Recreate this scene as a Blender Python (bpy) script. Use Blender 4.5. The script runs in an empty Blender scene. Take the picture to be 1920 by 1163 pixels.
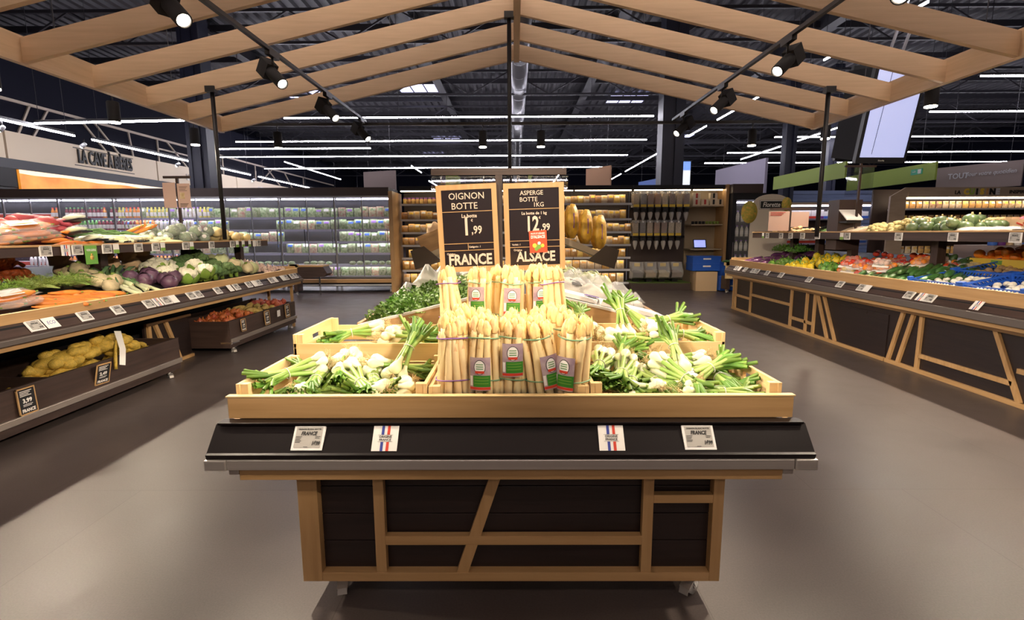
import bpy, math, random
from mathutils import Matrix, Vector, noise
rnd = random.Random(7)
U = rnd.uniform
PI = math.pi
S = bpy.context.scene
COL = S.collection

# ------------------------------------------------------------------ camera, world, exposure
W_, H_ = 1920, 1163
cam_d = bpy.data.cameras.new('camera'); cam_d.sensor_width = 36.0; cam_d.lens = 18.0
cam_d.clip_end = 200; cam_d.clip_start = 0.02
cam = bpy.data.objects.new('camera', cam_d); COL.objects.link(cam)
cam.location = (0, 0, 1.2)
cam.rotation_euler = (PI / 2 - math.atan(143.5 / 960), math.radians(0.25), math.atan(5 / 960))
S.camera = cam
S.view_settings.view_transform = 'Standard'; S.view_settings.look = 'None'
S.view_settings.exposure = 0.75; S.view_settings.gamma = 1.0
S.view_settings.use_curve_mapping = False
wd = bpy.data.worlds.new('world'); S.world = wd; wd.use_nodes = True
wd.node_tree.nodes['Background'].inputs[0].default_value = (0.55, 0.5, 0.75, 1)
wd.node_tree.nodes['Background'].inputs[1].default_value = 0.05

SPOTS = dict(track=165, down=230, near=185)      # watts per fixture
WARM = (1.0, 0.84, 0.64); COOL = (0.86, 0.86, 1.0)

def lamp(kind, loc, target, power, color, size=0.04, cone=60, blend=0.6, name='lamp_light', parent=None):
    d = bpy.data.lights.new(name, kind); d.energy = power; d.color = color
    if kind == 'SPOT': d.spot_size = math.radians(cone); d.spot_blend = blend; d.shadow_soft_size = size
    o = bpy.data.objects.new(name, d); COL.objects.link(o); o.location = loc
    v = Vector(target) - Vector(loc)
    o.rotation_euler = v.to_track_quat('-Z', 'Y').to_euler()
    return o

# ------------------------------------------------------------------ materials
MATS = {}
def M(name, col=(.5, .5, .5), rough=.5, metal=0., var=0., vscale=8., vcol=None, stretch=(1, 1, 1), bump=0., bscale=None,
      emit=0., ecol=None, alpha=1., trans=0., rand=0., spec=.5, sss=0., coat=0.):
    if name in MATS: return MATS[name]
    m = bpy.data.materials.new(name); MATS[name] = m; m.use_nodes = True
    nt = m.node_tree; N = nt.nodes; L = nt.links; b = N['Principled BSDF']
    b.inputs['Base Color'].default_value = (*col, 1); b.inputs['Roughness'].default_value = rough
    b.inputs['Metallic'].default_value = metal; b.inputs['Specular IOR Level'].default_value = spec
    b.inputs['Alpha'].default_value = alpha; b.inputs['Transmission Weight'].default_value = trans
    b.inputs['Coat Weight'].default_value = coat
    if sss: b.inputs['Subsurface Weight'].default_value = sss; b.inputs['Subsurface Scale'].default_value = .01
    if emit:
        b.inputs['Emission Color'].default_value = (*(ecol or col), 1); b.inputs['Emission Strength'].default_value = emit
    tc = None
    if var or bump:
        tc = N.new('ShaderNodeTexCoord'); mp = N.new('ShaderNodeMapping'); mp.inputs['Scale'].default_value = stretch
        oi = N.new('ShaderNodeObjectInfo'); cb = N.new('ShaderNodeVectorMath'); cb.operation = 'ADD'
        ml = N.new('ShaderNodeMath'); ml.operation = 'MULTIPLY'; ml.inputs[1].default_value = 37.
        L.new(oi.outputs['Random'], ml.inputs[0]); L.new(ml.outputs[0], cb.inputs[1]); L.new(tc.outputs['Object'], cb.inputs[0])
        L.new(cb.outputs[0], mp.inputs['Vector'])
        nz = N.new('ShaderNodeTexNoise'); nz.inputs['Scale'].default_value = vscale; nz.inputs['Detail'].default_value = 4
        L.new(mp.outputs[0], nz.inputs['Vector'])
    if var:
        mx = N.new('ShaderNodeMix'); mx.data_type = 'RGBA'
        rp = N.new('ShaderNodeMapRange'); rp.inputs[1].default_value = .3; rp.inputs[2].default_value = .7
        L.new(nz.outputs['Fac'], rp.inputs[0]); L.new(rp.outputs[0], mx.inputs[0])
        mx.inputs[6].default_value = (*col, 1)
        mx.inputs[7].default_value = (*(vcol or tuple(c * (1 - var) for c in col)), 1)
        out = mx.outputs[2]
        if rand:
            hs = N.new('ShaderNodeHueSaturation'); oi2 = N.new('ShaderNodeObjectInfo')
            r1 = N.new('ShaderNodeMapRange'); r1.inputs[3].default_value = 1 - rand; r1.inputs[4].default_value = 1 + rand
            r2 = N.new('ShaderNodeMapRange'); r2.inputs[3].default_value = .5 - rand * .08; r2.inputs[4].default_value = .5 + rand * .08
            L.new(oi2.outputs['Random'], r1.inputs[0]); L.new(r1.outputs[0], hs.inputs['Value'])
            L.new(oi2.outputs['Random'], r2.inputs[0]); L.new(r2.outputs[0], hs.inputs['Hue'])
            L.new(out, hs.inputs['Color']); out = hs.outputs[0]
        L.new(out, b.inputs['Base Color'])
    if bump:
        bn = N.new('ShaderNodeBump'); bn.inputs['Strength'].default_value = bump; bn.inputs['Distance'].default_value = .01
        if bscale:
            nb = N.new('ShaderNodeTexNoise'); nb.inputs['Scale'].default_value = bscale; L.new(mp.outputs[0], nb.inputs['Vector'])
            L.new(nb.outputs['Fac'], bn.inputs['Height'])
        else: L.new(nz.outputs['Fac'], bn.inputs['Height'])
        L.new(bn.outputs[0], b.inputs['Normal'])
    return m

def wood(name, col, dark, axis, rough=.45):
    st = [14, 14, 14]; st['xyz'.index(axis)] = .8
    return M(name, col, rough, var=1, vcol=dark, vscale=3.2, stretch=tuple(st), bump=.12)
OAK = (.56, .34, .155); OAKD = (.46, .27, .11)
PINE = (.76, .56, .29); PINED = (.66, .45, .20)
for ax in 'xyz':
    wood('oak_' + ax, OAK, OAKD, ax); wood('pine_' + ax, PINE, PINED, ax, .6)
    wood('dark_' + ax, (.022, .011, .010), (.012, .006, .006), ax, .45)
    wood('brown_' + ax, (.060, .034, .027), (.034, .019, .015), ax, .5)
    wood('canopy_' + ax, (.66, .47, .31), (.58, .405, .255), ax)
M('steel', (.60, .56, .53), .38, .75, var=.12, vscale=6, stretch=(.3, 6, 60))
M('greyrail', (.17, .145, .13), .45, .6)
M('black', (.010, .008, .009), .45)
M('blackgloss', (.006, .0035, .004), .38, spec=.25)
M('blackmatt', (.012, .011, .014), .8)
M('darkmetal', (.042, .04, .05), .5, .2)
M('roofmetal', (.07, .066, .078), .55, .1)
M('navy', (.004, .0045, .014), .8, spec=.2)
M('white', (.8, .78, .76), .5)
M('paper', (.83, .80, .76), .7)
M('screen', (.42, .40, .37), .5)
M('ink', (.012, .012, .012), .6)
M('lampglow', (1, .85, .65), emit=22, ecol=(1, .86, .66))
M('ledglow', (1, 1, 1), emit=36, ecol=(.93, .9, 1.0)); M('ledfill', (1, 1, 1), emit=14, ecol=(1, .82, .70))
M('fridgeglow', (1, 1, 1), emit=8, ecol=(.84, .82, 1.0))
M('rubber', (.55, .54, .53), .4)
M('chrome', (.75, .75, .76), .15, 1.)
M('tagblue', (.03, .05, .30), .5); M('tagred', (.60, .045, .02), .5)
M('green', (.19, .36, .05), .5); M('signgreen', (.32, .42, .06), .6)
M('cream', (.80, .62, .42), .5)
M('purple', (.15, .03, .22), .5)

# ------------------------------------------------------------------ mesh builder
class MB:
    def __init__(s): s.v = []; s.f = []; s.m = []; s.sm = []; s.T = Matrix.Identity(4)
    def add(s, vs, fs, m=0, smooth=True, T=None):
        b = len(s.v); X = s.T @ T if T is not None else s.T
        s.v += [X @ Vector(v) for v in vs]; s.f += [tuple(b + i for i in f) for f in fs]
        s.m += [m] * len(fs); s.sm += [smooth] * len(fs); return s
    def box(s, x0, x1, y0, y1, z0, z1, m=0, T=None):
        vs = [(x, y, z) for x in (x0, x1) for y in (y0, y1) for z in (z0, z1)]
        return s.add(vs, [(0, 1, 3, 2), (4, 6, 7, 5), (0, 4, 5, 1), (2, 3, 7, 6), (0, 2, 6, 4), (1, 5, 7, 3)], m, False, T)
    def bar(s, a, b, w, h, m=0, up=(0, 0, 1)):       # box beam from a to b, w across, h along up
        a = Vector(a); b = Vector(b); d = (b - a); L = d.length; d.normalize()
        x = d.cross(Vector(up))
        if x.length < 1e-4: x = d.cross(Vector((0, 1, 0)))
        x.normalize(); z = x.cross(d)
        T = Matrix((( x.x, d.x, z.x, a.x), (x.y, d.y, z.y, a.y), (x.z, d.z, z.z, a.z), (0, 0, 0, 1)))
        return s.box(-w / 2, w / 2, 0, L, -h / 2, h / 2, m, T)
    def tube(s, pts, rad, n=8, m=0, caps=True, T=None, flat=1.):
        P = [Vector(p) for p in pts]
        if not hasattr(rad, '__len__'): rad = [rad] * len(P)
        vs = []; fs = []; ref = None
        for i, p in enumerate(P):
            d = (P[min(i + 1, len(P) - 1)] - P[max(i - 1, 0)]).normalized()
            if ref is None: ref = d.orthogonal().normalized()
            ref = (ref - d * ref.dot(d))
            ref = ref.normalized() if ref.length > 1e-6 else d.orthogonal().normalized()
            q = d.cross(ref)
            for k in range(n):
                a = 2 * PI * k / n
                vs.append(p + (ref * math.cos(a) + q * math.sin(a) * flat) * rad[i])
        for i in range(len(P) - 1):
            for k in range(n): fs.append((i * n + k, i * n + (k + 1) % n, (i + 1) * n + (k + 1) % n, (i + 1) * n + k))
        if caps:
            fs.append(tuple(range(n - 1, -1, -1))); fs.append(tuple((len(P) - 1) * n + k for k in range(n)))
        return s.add(vs, fs, m, True, T)
    def lathe(s, prof, n=12, m=0, T=None, lob=0, amp=0., caps=True):
        vs = []; fs = []
        for r, z in prof:
            for k in range(n):
                a = 2 * PI * k / n; rr = r * (1 + amp * math.cos(lob * a)) if lob else r
                vs.append((rr * math.cos(a), rr * math.sin(a), z))
        for i in range(len(prof) - 1):
            for k in range(n): fs.append((i * n + k, i * n + (k + 1) % n, (i + 1) * n + (k + 1) % n, (i + 1) * n + k))
        if caps: fs.append(tuple(range(n - 1, -1, -1))); fs.append(tuple((len(prof) - 1) * n + k for k in range(n)))
        return s.add(vs, fs, m, True, T)
    def ell(s, c, r, nu=10, nv=7, m=0, amp=0., fr=8., seed=0., T=None, lob=0, lamp=0.):
        vs = []; fs = []
        for i in range(nv + 1):
            t = PI * i / nv
            for k in range(nu):
                a = 2 * PI * k / nu
                d = Vector((math.sin(t) * math.cos(a), math.sin(t) * math.sin(a), math.cos(t)))
                q = 1 + (amp * noise.noise(d * fr * .3 + Vector((seed, seed * 1.7, 0))) if amp else 0)
                if lob: q *= 1 + lamp * math.cos(lob * a) * math.sin(t)
                vs.append((c[0] + d.x * r[0] * q, c[1] + d.y * r[1] * q, c[2] + d.z * r[2] * q))
        for i in range(nv):
            for k in range(nu): fs.append((i * nu + k, (i + 1) * nu + k, (i + 1) * nu + (k + 1) % nu, i * nu + (k + 1) % nu))
        return s.add(vs, fs, m, True, T)
    def quad(s, a, b, c, d, m=0): return s.add([a, b, c, d], [(0, 1, 2, 3)], m, False)
    def prism(s, poly, axis, a0, a1, m=0, T=None):   # poly in the two other axes, extruded along axis
        n = len(poly); vs = []
        for a in (a0, a1):
            for p, q in poly: vs.append({'x': (a, p, q), 'y': (p, a, q), 'z': (p, q, a)}[axis])
        fs = [tuple(range(n)), tuple(range(2 * n - 1, n - 1, -1))] + [(i, i + n, (i + 1) % n + n, (i + 1) % n) for i in range(n)]
        return s.add(vs, fs, m, False, T)
    def mesh(s, name, mats):
        me = bpy.data.meshes.new(name); me.from_pydata([tuple(v) for v in s.v], [], s.f)
        for k in ([mats] if isinstance(mats, str) else mats): me.materials.append(MATS[k])
        me.polygons.foreach_set('material_index', s.m); me.polygons.foreach_set('use_smooth', s.sm)
        me.validate(); me.update(); return me
    def obj(s, name, mats, parent=None, bevel=0.):
        return place(s.mesh(name, mats), name, parent, bevel=bevel)

def place(me, name, parent=None, loc=(0, 0, 0), rot=(0, 0, 0), scale=1., bevel=0.):
    o = bpy.data.objects.new(name, me); COL.objects.link(o); o.location = loc; o.rotation_euler = rot
    o.scale = (scale,) * 3 if not hasattr(scale, '__len__') else scale
    if parent: o.parent = parent
    if bevel:
        b = o.modifiers.new('bevel', 'BEVEL'); b.width = bevel; b.segments = 2; b.limit_method = 'ANGLE'
    return o
def tag(o, label, cat, group=None, kind=None):
    o['label'] = label; o['category'] = cat
    if group: o['group'] = group
    if kind: o['kind'] = kind
    return o
def thing(name, label, cat, loc=(0, 0, 0), rot=(0, 0, 0), group=None):
    o = bpy.data.objects.new(name, None); COL.objects.link(o); o.empty_display_size = .05
    o.location = loc; o.rotation_euler = rot
    return tag(o, label, cat, group)
def struct(o): o['kind'] = 'structure'; return o
# a spec is [(part name, mesh, [sub specs])]; put() links one thing made of it
def put(name, spec, loc, rot, label, cat, group=None, scale=1.):
    if not isinstance(spec, list):
        o = place(spec, name, None, loc, rot, scale); return tag(o, label, cat, group)
    t = thing(name, label, cat, loc, rot, group); t.scale = (scale,) * 3 if not hasattr(scale, '__len__') else scale
    for p in spec:
        c = place(p[1], p[0], t, *(p[3] if len(p) > 3 else ()))
        for q in (p[2] if len(p) > 2 else []): place(q[1], q[0], c)
    return t

_tx = {}
def textmesh(s, size, mat, bold=0., ext=.0004, align='CENTER', squeeze=1., shear=0.):
    k = (s, size, mat, bold, ext, align, squeeze, shear)
    if k in _tx: return _tx[k]
    c = bpy.data.curves.new('lettering', 'FONT'); c.body = s; c.size = size; c.align_x = align; c.align_y = 'CENTER'
    c.extrude = ext; c.offset = bold; c.resolution_u = 2; c.shear = shear
    o = bpy.data.objects.new('lettering', c)
    me = bpy.data.meshes.new_from_object(o); bpy.data.objects.remove(o)
    # stand it up: text x -> x, text y -> z, facing -y
    me.transform(Matrix(((squeeze, 0, 0, 0), (0, 0, -1, 0), (0, 1, 0, 0), (0, 0, 0, 1))))
    me.materials.clear(); me.materials.append(MATS[mat]); _tx[k] = me; return me
ORD = ['first', 'second', 'third', 'fourth', 'fifth', 'sixth', 'seventh', 'eighth', 'ninth', 'tenth', 'eleventh', 'twelfth',
       'thirteenth', 'fourteenth', 'fifteenth', 'sixteenth', 'seventeenth', 'eighteenth', 'nineteenth', 'twentieth',
       'twenty-first', 'twenty-second', 'twenty-third', 'twenty-fourth', 'twenty-fifth', 'twenty-sixth', 'twenty-seventh', 'twenty-eighth']
# ------------------------------------------------------------------ setting: floor, walls, roof
def floor():
    m = bpy.data.materials.new('floor_tile'); MATS['floor_tile'] = m; m.use_nodes = True
    N = m.node_tree.nodes; L = m.node_tree.links; b = N['Principled BSDF']
    tc = N.new('ShaderNodeTexCoord'); mp = N.new('ShaderNodeMapping'); mp.inputs['Location'].default_value = (.58, .13, 0)
    L.new(tc.outputs['Object'], mp.inputs[0])
    br = N.new('ShaderNodeTexBrick'); br.offset = .35; br.inputs['Scale'].default_value = 1
    br.inputs['Brick Width'].default_value = 1.2; br.inputs['Row Height'].default_value = 1.2
    br.inputs['Mortar Size'].default_value = .0018; br.inputs['Mortar Smooth'].default_value = .3
    br.inputs['Color1'].default_value = (.086, .067, .062, 1); br.inputs['Color2'].default_value = (.078, .061, .058, 1)
    br.inputs['Mortar'].default_value = (.05, .038, .032, 1)
    L.new(mp.outputs[0], br.inputs['Vector'])
    nz = N.new('ShaderNodeTexNoise'); nz.inputs['Scale'].default_value = 5; nz.inputs['Detail'].default_value = 8
    n2 = N.new('ShaderNodeTexNoise'); n2.inputs['Scale'].default_value = 160; n2.inputs['Detail'].default_value = 3
    L.new(mp.outputs[0], nz.inputs['Vector']); L.new(mp.outputs[0], n2.inputs['Vector'])
    ad = N.new('ShaderNodeMath'); ad.operation = 'MULTIPLY_ADD'; ad.inputs[1].default_value = .5
    L.new(nz.outputs['Fac'], ad.inputs[0]); L.new(n2.outputs['Fac'], ad.inputs[2])
    r = N.new('ShaderNodeMapRange'); r.inputs[1].default_value = .45; r.inputs[2].default_value = 1.05; r.inputs[3].default_value = .8; r.inputs[4].default_value = 1.2
    L.new(ad.outputs[0], r.inputs[0])
    mx = N.new('ShaderNodeVectorMath'); mx.operation = 'SCALE'; L.new(br.outputs['Color'], mx.inputs[0]); L.new(r.outputs[0], mx.inputs['Scale'])
    L.new(mx.outputs[0], b.inputs['Base Color'])
    rr = N.new('ShaderNodeMapRange'); rr.inputs[3].default_value = .30; rr.inputs[4].default_value = .46; L.new(nz.outputs['Fac'], rr.inputs[0])
    L.new(rr.outputs[0], b.inputs['Roughness'])
    o = MB().box(-14, 26, -12, 46, -.05, 0).obj('floor', 'floor_tile'); struct(o)
floor()
struct(MB().box(-14.2, -14, -12, 46, 0, 7.2).obj('wall_left', 'navy'))
struct(MB().box(26, 26.2, -12, 46, 0, 7.2).obj('wall_right', 'navy'))
struct(MB().box(-14, 26, 46, 46.2, 0, 7.2).obj('wall_back', 'navy'))
struct(MB().box(-14, 26, -12.2, -12, 0, 7.2).obj('wall_front', 'navy'))
# corrugated roof deck, ribs running away from the camera
b = MB(); x = -14.0; pts = []
while x < 26:
    pts += [(x, 6.75), (x + .12, 6.75), (x + .16, 6.68), (x + .26, 6.68)]; x += .30
vs = [(p[0], y, p[1]) for y in (-12, 46) for p in pts]; n = len(pts)
b.add(vs, [(i, i + n, i + n + 1, i + 1) for i in range(n - 1)], 0, False)
b.box(-14, 26, -12, 46, 6.8, 6.9)
struct(b.obj('ceiling', 'roofmetal'))
# girders and lattice trusses of the roof
gl = ['roof_girder']
def girder(x, z, lab):
    b = MB(); b.box(x - .14, x + .14, -2.9, 45.9, z - .02, z); b.box(x - .012, x + .012, -2.9, 45.9, z, z + .36); b.box(x - .14, x + .14, -2.9, 45.9, z + .36, z + .38)
    tag(b.obj('roof_girder', 'darkmetal'), lab, 'girder', 'steel girders under the roof')
for i, x in enumerate((-7.9, -2.6, 2.6, 7.9, 13.5)):
    girder(x, 6.28, 'dark steel roof girder running away from view, %s from the left' % ORD[i])
def truss(y, z0, h, x0, x1, lab, step=1.25):
    b = MB(); b.bar((x0, y, z0), (x1, y, z0), .06, .06); b.bar((x0, y, z0 + h), (x1, y, z0 + h), .07, .07)
    k = 0; x = x0
    while x + step <= x1 + .01:
        a, c = ((z0, z0 + h) if k % 2 == 0 else (z0 + h, z0)); b.bar((x, y, a), (x + step, y, c), .035, .035); x += step; k += 1
    tag(b.obj('roof_truss', 'darkmetal'), lab, 'truss', 'lattice trusses across the roof')
for i, y in enumerate((3.5, 8.0, 12.5, 17.0, 21.5, 26.0, 30.5, 35.0, 39.5)):
    truss(y, 5.55, .7, -13.9, 25.9, 'dark lattice truss spanning the roof, %s from the viewer' % ORD[i])
for i in range(16):
    y = 4.6 + i * 2.4
    tag(MB().bar((-13.9, y, 6.5), (25.9, y, 6.5), .08, .16).obj('roof_purlin', 'darkmetal'),
        'thin dark purlin crossing under the roof deck, %s from the viewer' % ORD[i], 'purlin', 'purlins under the roof deck')
# spiral duct
b = MB(); b.tube([(.14, 7.5, 5.75), (.14, 44, 5.75)], .25, 20)
for k in range(30): b.tube([(.14, 8 + k * 1.2, 5.75), (.14, 8.04 + k * 1.2, 5.75)], .262, 20)
M('duct', (.42, .42, .44), .3, .9)
tag(b.obj('ventilation_duct', 'duct'), 'round silver spiral duct running away under the roof along the middle', 'duct')
# skylights
M('skylight', (.6, .65, 1), emit=1.3, ecol=(.62, .62, .95))
for i, (x, y) in enumerate(((-3.6, 20.2), (-3.9, 31), (-8.2, 21), (-5.6, 37), (4.6, 22), (9.3, 30))):
    t = thing('skylight', 'pale skylight pane with dark bars in the roof, ' + ['left of the duct', 'second left of the duct, farther away', 'high over the left fridges', 'far down on the left', 'right of the black column', 'far right', 'nearer right', 'nearer far left'][i], 'skylight', (x, y, 6.6), group='skylights in the roof')
    MB().box(-.75, .75, -.6, .6, .02, .04).obj('pane', 'skylight', t)
    b = MB(); b.box(-.8, .8, -.65, -.6, 0, .06); b.box(-.8, .8, .6, .65, 0, .06)
    for k in (-.78, -.26, .26, .78): b.box(k - .02, k + .02, -.6, .6, 0, .06)
    b.obj('frame', 'darkmetal', t)
# columns
def column(x, y, w, lab):
    b = MB(); b.box(x - w / 2, x + w / 2, y - w / 2, y + w / 2, 0, 6.6)
    b.box(x - w / 2 - .02, x - w / 2 + .06, y - w / 2 - .02, y - w / 2 + .05, 0, 6.6); b.box(x + .02, x + .08, y - w / 2 - .05, y - w / 2, 0, 6.6)
    tag(b.obj('column', 'navycol'), lab, 'column', 'square columns holding the roof')
M('navycol', (.018, .02, .042), .45)
column(-7.0, 11.9, .42, 'tall dark navy column behind the left fridges'); column(3.55, 12.1, .48, 'tall black column behind the bulk dispensers')
column(8.0, 15.5, .3, 'black column far behind the right stand beside the blue shutter'); column(10.6, 17.8, .3, 'black column right of the blue shutter')

# ------------------------------------------------------------------ LED lines
def led(p, q, lab, grp, w=.019, mat='ledglow'):
    t = thing('led_line', lab, 'light', p, (0, 0, 0), grp)
    d = Vector(q) - Vector(p)
    MB().bar((0, 0, .035), tuple(d + Vector((0, 0, .035))), w * .6, .05).obj('housing', 'black', t)
    MB().bar((0, 0, 0), tuple(d), w, .03).obj('diffuser', mat, t)
    L = d.length; n = max(1, int(L / 3.5))
    for k in range(n + 1):
        c = d * (.03 + .94 * k / n); MB().bar((c.x, c.y, .05), (c.x, c.y, 6.68 - p[2]), .006, .006).obj('cable', 'darkmetal', t)
DN = 'long white LED line hung across the '
for i, (y, x0, x1) in enumerate(((13.9, -6.0, 3.62), (17.3, -9.1, 4.3), (20.6, -11.5, 4.4), (24.2, -11.5, 4.4))):
    led((x0, y, 4.2), (x1, y, 4.2), DN + 'middle of the shop, %s from the viewer' % ORD[i], 'crosswise LED lines over the middle')
for i, (y, x0, x1) in enumerate(((10.6, 9.1, 12), (13.6, 10.5, 16), (17.0, 8.3, 20), (20.2, 8.1, 22), (23.1, 8.3, 24))):
    led((x0, y, 4.2), (x1, y, 4.2), DN + 'right side, %s from the viewer' % ORD[i], 'crosswise LED lines on the right')
k = 0
for y0, y1 in ((2.6, 3.4), (6.4, 7.0), (7.3, 8.05), (8.9, 9.6), (9.95, 10.35), (12.0, 14.4), (15.2, 16.6), (20, 26), (27, 30)):
    led((5.46, y0, 4.2), (5.46, y1, 4.2), 'short white LED line pointing away on the right, %s from the viewer' % ORD[k], 'lengthwise LED lines on the right'); k += 1
led((8.6, 9.9, 4.2), (8.6, 10.9, 4.2), 'warm-looking LED line pointing away near the hanging screen', 'lengthwise LED lines on the right')
for i, (x, y0, y1) in enumerate(((9.4, 15.5, 22), (-4.9, 30, 42), (-4.6, 23.5, 26), (-9.6, 22, 29), (2.3, 27, 40), (-1.0, 34, 42))):
    led((x, y0, 4.2), (x, y1, 4.2), 'distant LED line pointing away, ' + ['over the right aisle', 'left of the middle, far off', 'left of the middle, nearer piece', 'over the far left aisle', 'just right of the middle', 'just left of the middle'][i], 'distant lengthwise LED lines')
led((-8.3, 4.2, 3.06), (-8.3, 10.0, 3.06), 'LED line along the beer cellar sign, nearer piece', 'LED lines beside the sign wall')
led((-8.3, 10.4, 3.06), (-8.3, 16.5, 3.06), 'LED line along the beer cellar sign, middle piece', 'LED lines beside the sign wall')
led((-8.3, 17.0, 3.06), (-8.3, 28, 3.06), 'LED line along the sign wall, farthest piece', 'LED lines beside the sign wall')
led((-8.3, 9.2, 3.12), (-5.7, 9.2, 3.16), 'LED line branching crosswise in front of the beer cellar sign', 'LED lines beside the sign wall')
led((-9.3, 16.2, 3.8), (-4.4, 16.2, 3.8), 'LED line crossing behind the navy column', 'LED lines beside the sign wall')

for i, (y, z) in enumerate(((4.4, 4.2), (1.3, 4.2), (-1.8, 4.2), (-4.9, 4.2), (-8.0, 4.2))):  # rows added out of view to light the canopy rafters
    led((-5.5, y, z), (5.5, y, z), 'warm LED line hung crosswise above the near canopy, %s row from the far one' % ORD[i], 'crosswise LED lines above the near canopy', .09, 'ledfill')
# ------------------------------------------------------------------ wooden canopy
can = thing('wooden_canopy', 'open gabled canopy of pale wooden rafters hung over the produce stands', 'canopy', (.03, 0, 0))
XE, ZE, ZR = 3.88, 2.53, 3.40; YF = 7.0
RY = [YF - .685 * k for k in range(13)]  # nearest rafters, out of view, are added to shade the cart front
MB().box(-.035, .035, RY[-1] - .3, YF, ZR - .02, ZR + .17).obj('ridge_beam', 'canopy_y', can)
for s in (-1, 1):
    MB().prism([(s * (XE - .02), ZE + .0), (s * (XE + .035), ZE), (s * (XE + .035), ZE + .2), (s * (XE - .02), ZE + .21)], 'y', RY[-1] - .3, YF + .02).obj('eave_beam', 'canopy_y', can)
    for y in RY:
        b = MB(); z0 = ZE; z1 = ZR
        poly = [(s * .035, z1), (s * (XE - .02), z0 + .005), (s * (XE - .02), z0 + .19), (s * .035, z1 + .185)]
        b.prism(poly, 'y', y - .045, y).obj('rafter', 'canopy_x', can)
for s in (-1, 1):
    for y in RY[::2]:
        for x in (1.3, 3.6): MB().bar((s * x, y - .02, ZE + (XE - x) / XE * (ZR - ZE) + .1), (s * x, y - .02, 6.68), .006, .006).obj('hanging_cable', 'darkmetal', can)
for x, z0, z1, lab in ((-3.16, 1.15, 2.68, 'thin black pole rising from the left stand to the canopy'), (-.05, .9, 3.38, 'thin black pole under the canopy ridge behind the price signs'), (3.27, 1.15, 2.64, 'thin black pole rising from the right stand to the canopy')):
    b = MB(); b.tube([(x, 5.62, z0), (x, 5.62, z1)], .022, 10); b.box(x - .05, x + .05, 5.57, 5.64, z1 - .01, z1 + .05)
    tag(b.obj('canopy_pole', 'black'), lab, 'pole', 'thin poles under the canopy')

# ------------------------------------------------------------------ tracks with spotlights
def head_mesh():
    b = MB(); b.lathe([(.047, -.11), (.05, -.1), (.05, .1), (.046, .11), (.04, .11), (.04, .09)], 18, 0, caps=False)
    b.add([(.046 * math.cos(2 * PI * k / 18), .046 * math.sin(2 * PI * k / 18), -.11) for k in range(18)], [tuple(range(18))], 0, False)
    return b
hm = head_mesh().mesh('head', 'blackmatt')
bl = MB(); bl.ell((0, 0, .092), (.040, .040, .012), 16, 6); lens = bl.mesh('lens', 'lampglow')
ng = MB().box(-.05, .05, -.075, .06, -.11, .02).mesh('driver_box', 'blackmatt')
def spot(x, y, z, aim, lab, power, grp, size=.04, cone=62):
    t = thing('spotlight', lab, 'spotlight', (x, y, z), group=grp)
    MB().box(-.02, .02, -.09, .09, -.035, 0).obj('adapter', 'black', t)
    MB().tube([(0, 0, -.03), (0, 0, -.12)], .012, 8).obj('stem', 'black', t)
    c = Vector((0, 0, -.17)); d = (Vector(aim) - Vector((x, y, z)) - c).normalized()
    q = d.to_track_quat('Z', 'Y').to_euler()
    h = place(hm, 'head', t, c + d * .05, q); place(lens, 'lens', h)
    place(ng, 'driver_box', t, c - d * .06 + Vector((0, .0, .0)), q)
    if power: lamp('SPOT', Vector((x, y, z)) + c + d * .175, aim, power, WARM, size, cone, .8, 'spotlight_beam')
for s, x, y0, lab, tg in ((-1, -2.05, 7.35, 'left', -.7), (1, 2.18, 7.35, 'right', .7)):
    tag(MB().box(x - .017, x + .017, -2.1, y0, 2.72, 2.75).obj('light_track', 'black'), 'black lighting track under the %s slope of the canopy' % lab, 'track', 'light tracks under the canopy')
    for k, y in enumerate((7.15, 5.9, 4.6, 3.3, 2.0, .75, -.5, -1.8)):  # the two heads behind the camera are added, unseen, to light the stands
        yy = y - (.25 if s > 0 else 0)
        aim = (s * .25, yy - 1.2, .8) if k < 4 else (s * .25, 1.75, .75) if k == 4 else ((0, 0, 0), (s * 3.15, 3.6, .9), (-s * 3.15, 3.7, .55), (-s * 3.15, 5.9, .6))[k - 4]
        spot(x, yy, 2.72, aim, 'black %s track spotlight aimed inward, %s from the far end' % (lab, ORD[k]), SPOTS['track'] if k < 5 else SPOTS['near'] * (1, 1, 1.7, 3)[k - 4], 'spotlights on the canopy tracks', cone=54 if k < 4 else (46, 46, 36, 26)[k - 4])
cyl = [('body', MB().lathe([(.055, 0), (.058, .01), (.058, .2), (.05, .21)], 18).mesh('body', 'blackmatt')),
       ('lens', MB().lathe([(.001, -.012), (.052, -.012), (.052, .0)], 18, caps=False).mesh('lens', 'lampglow')),
       ('stem', MB().tube([(0, 0, .2), (0, 0, .3)], .008, 6).mesh('stem', 'black'))]
def down(x, y, z, lab, power, aim=None, grp='pendant cylinder downlights round the canopy'):
    put('downlight', cyl, (x, y, z), (0, 0, 0), lab, 'downlight', grp)
    if power: lamp('SPOT', (x, y, z - .012), aim or (x, y, 0), power, WARM, .05, 95, .9, 'downlight_beam')
XL, XR = -4.28, 4.02
t = thing('perimeter_track', 'black lighting track running round the outer edge of the canopy', 'track')
for a, c in (((XL, .2, 2.71), (XL, 7.4, 2.71)), ((XR, .2, 2.71), (XR, 7.4, 2.71)), ((XL, 7.4, 2.71), (XR, 7.4, 2.71))): MB().bar(a, c, .035, .035).obj('rail', 'black', t)
for x, y in ((XL, 1), (XL, 4), (XL, 7.38), (XR, 1), (XR, 4), (XR, 7.38), (-1.6, 7.4), (1.6, 7.4)): MB().bar((x, y, 2.7), (x, y, 6.68), .006, .006).obj('hanging_cable', 'darkmetal', t)
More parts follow.
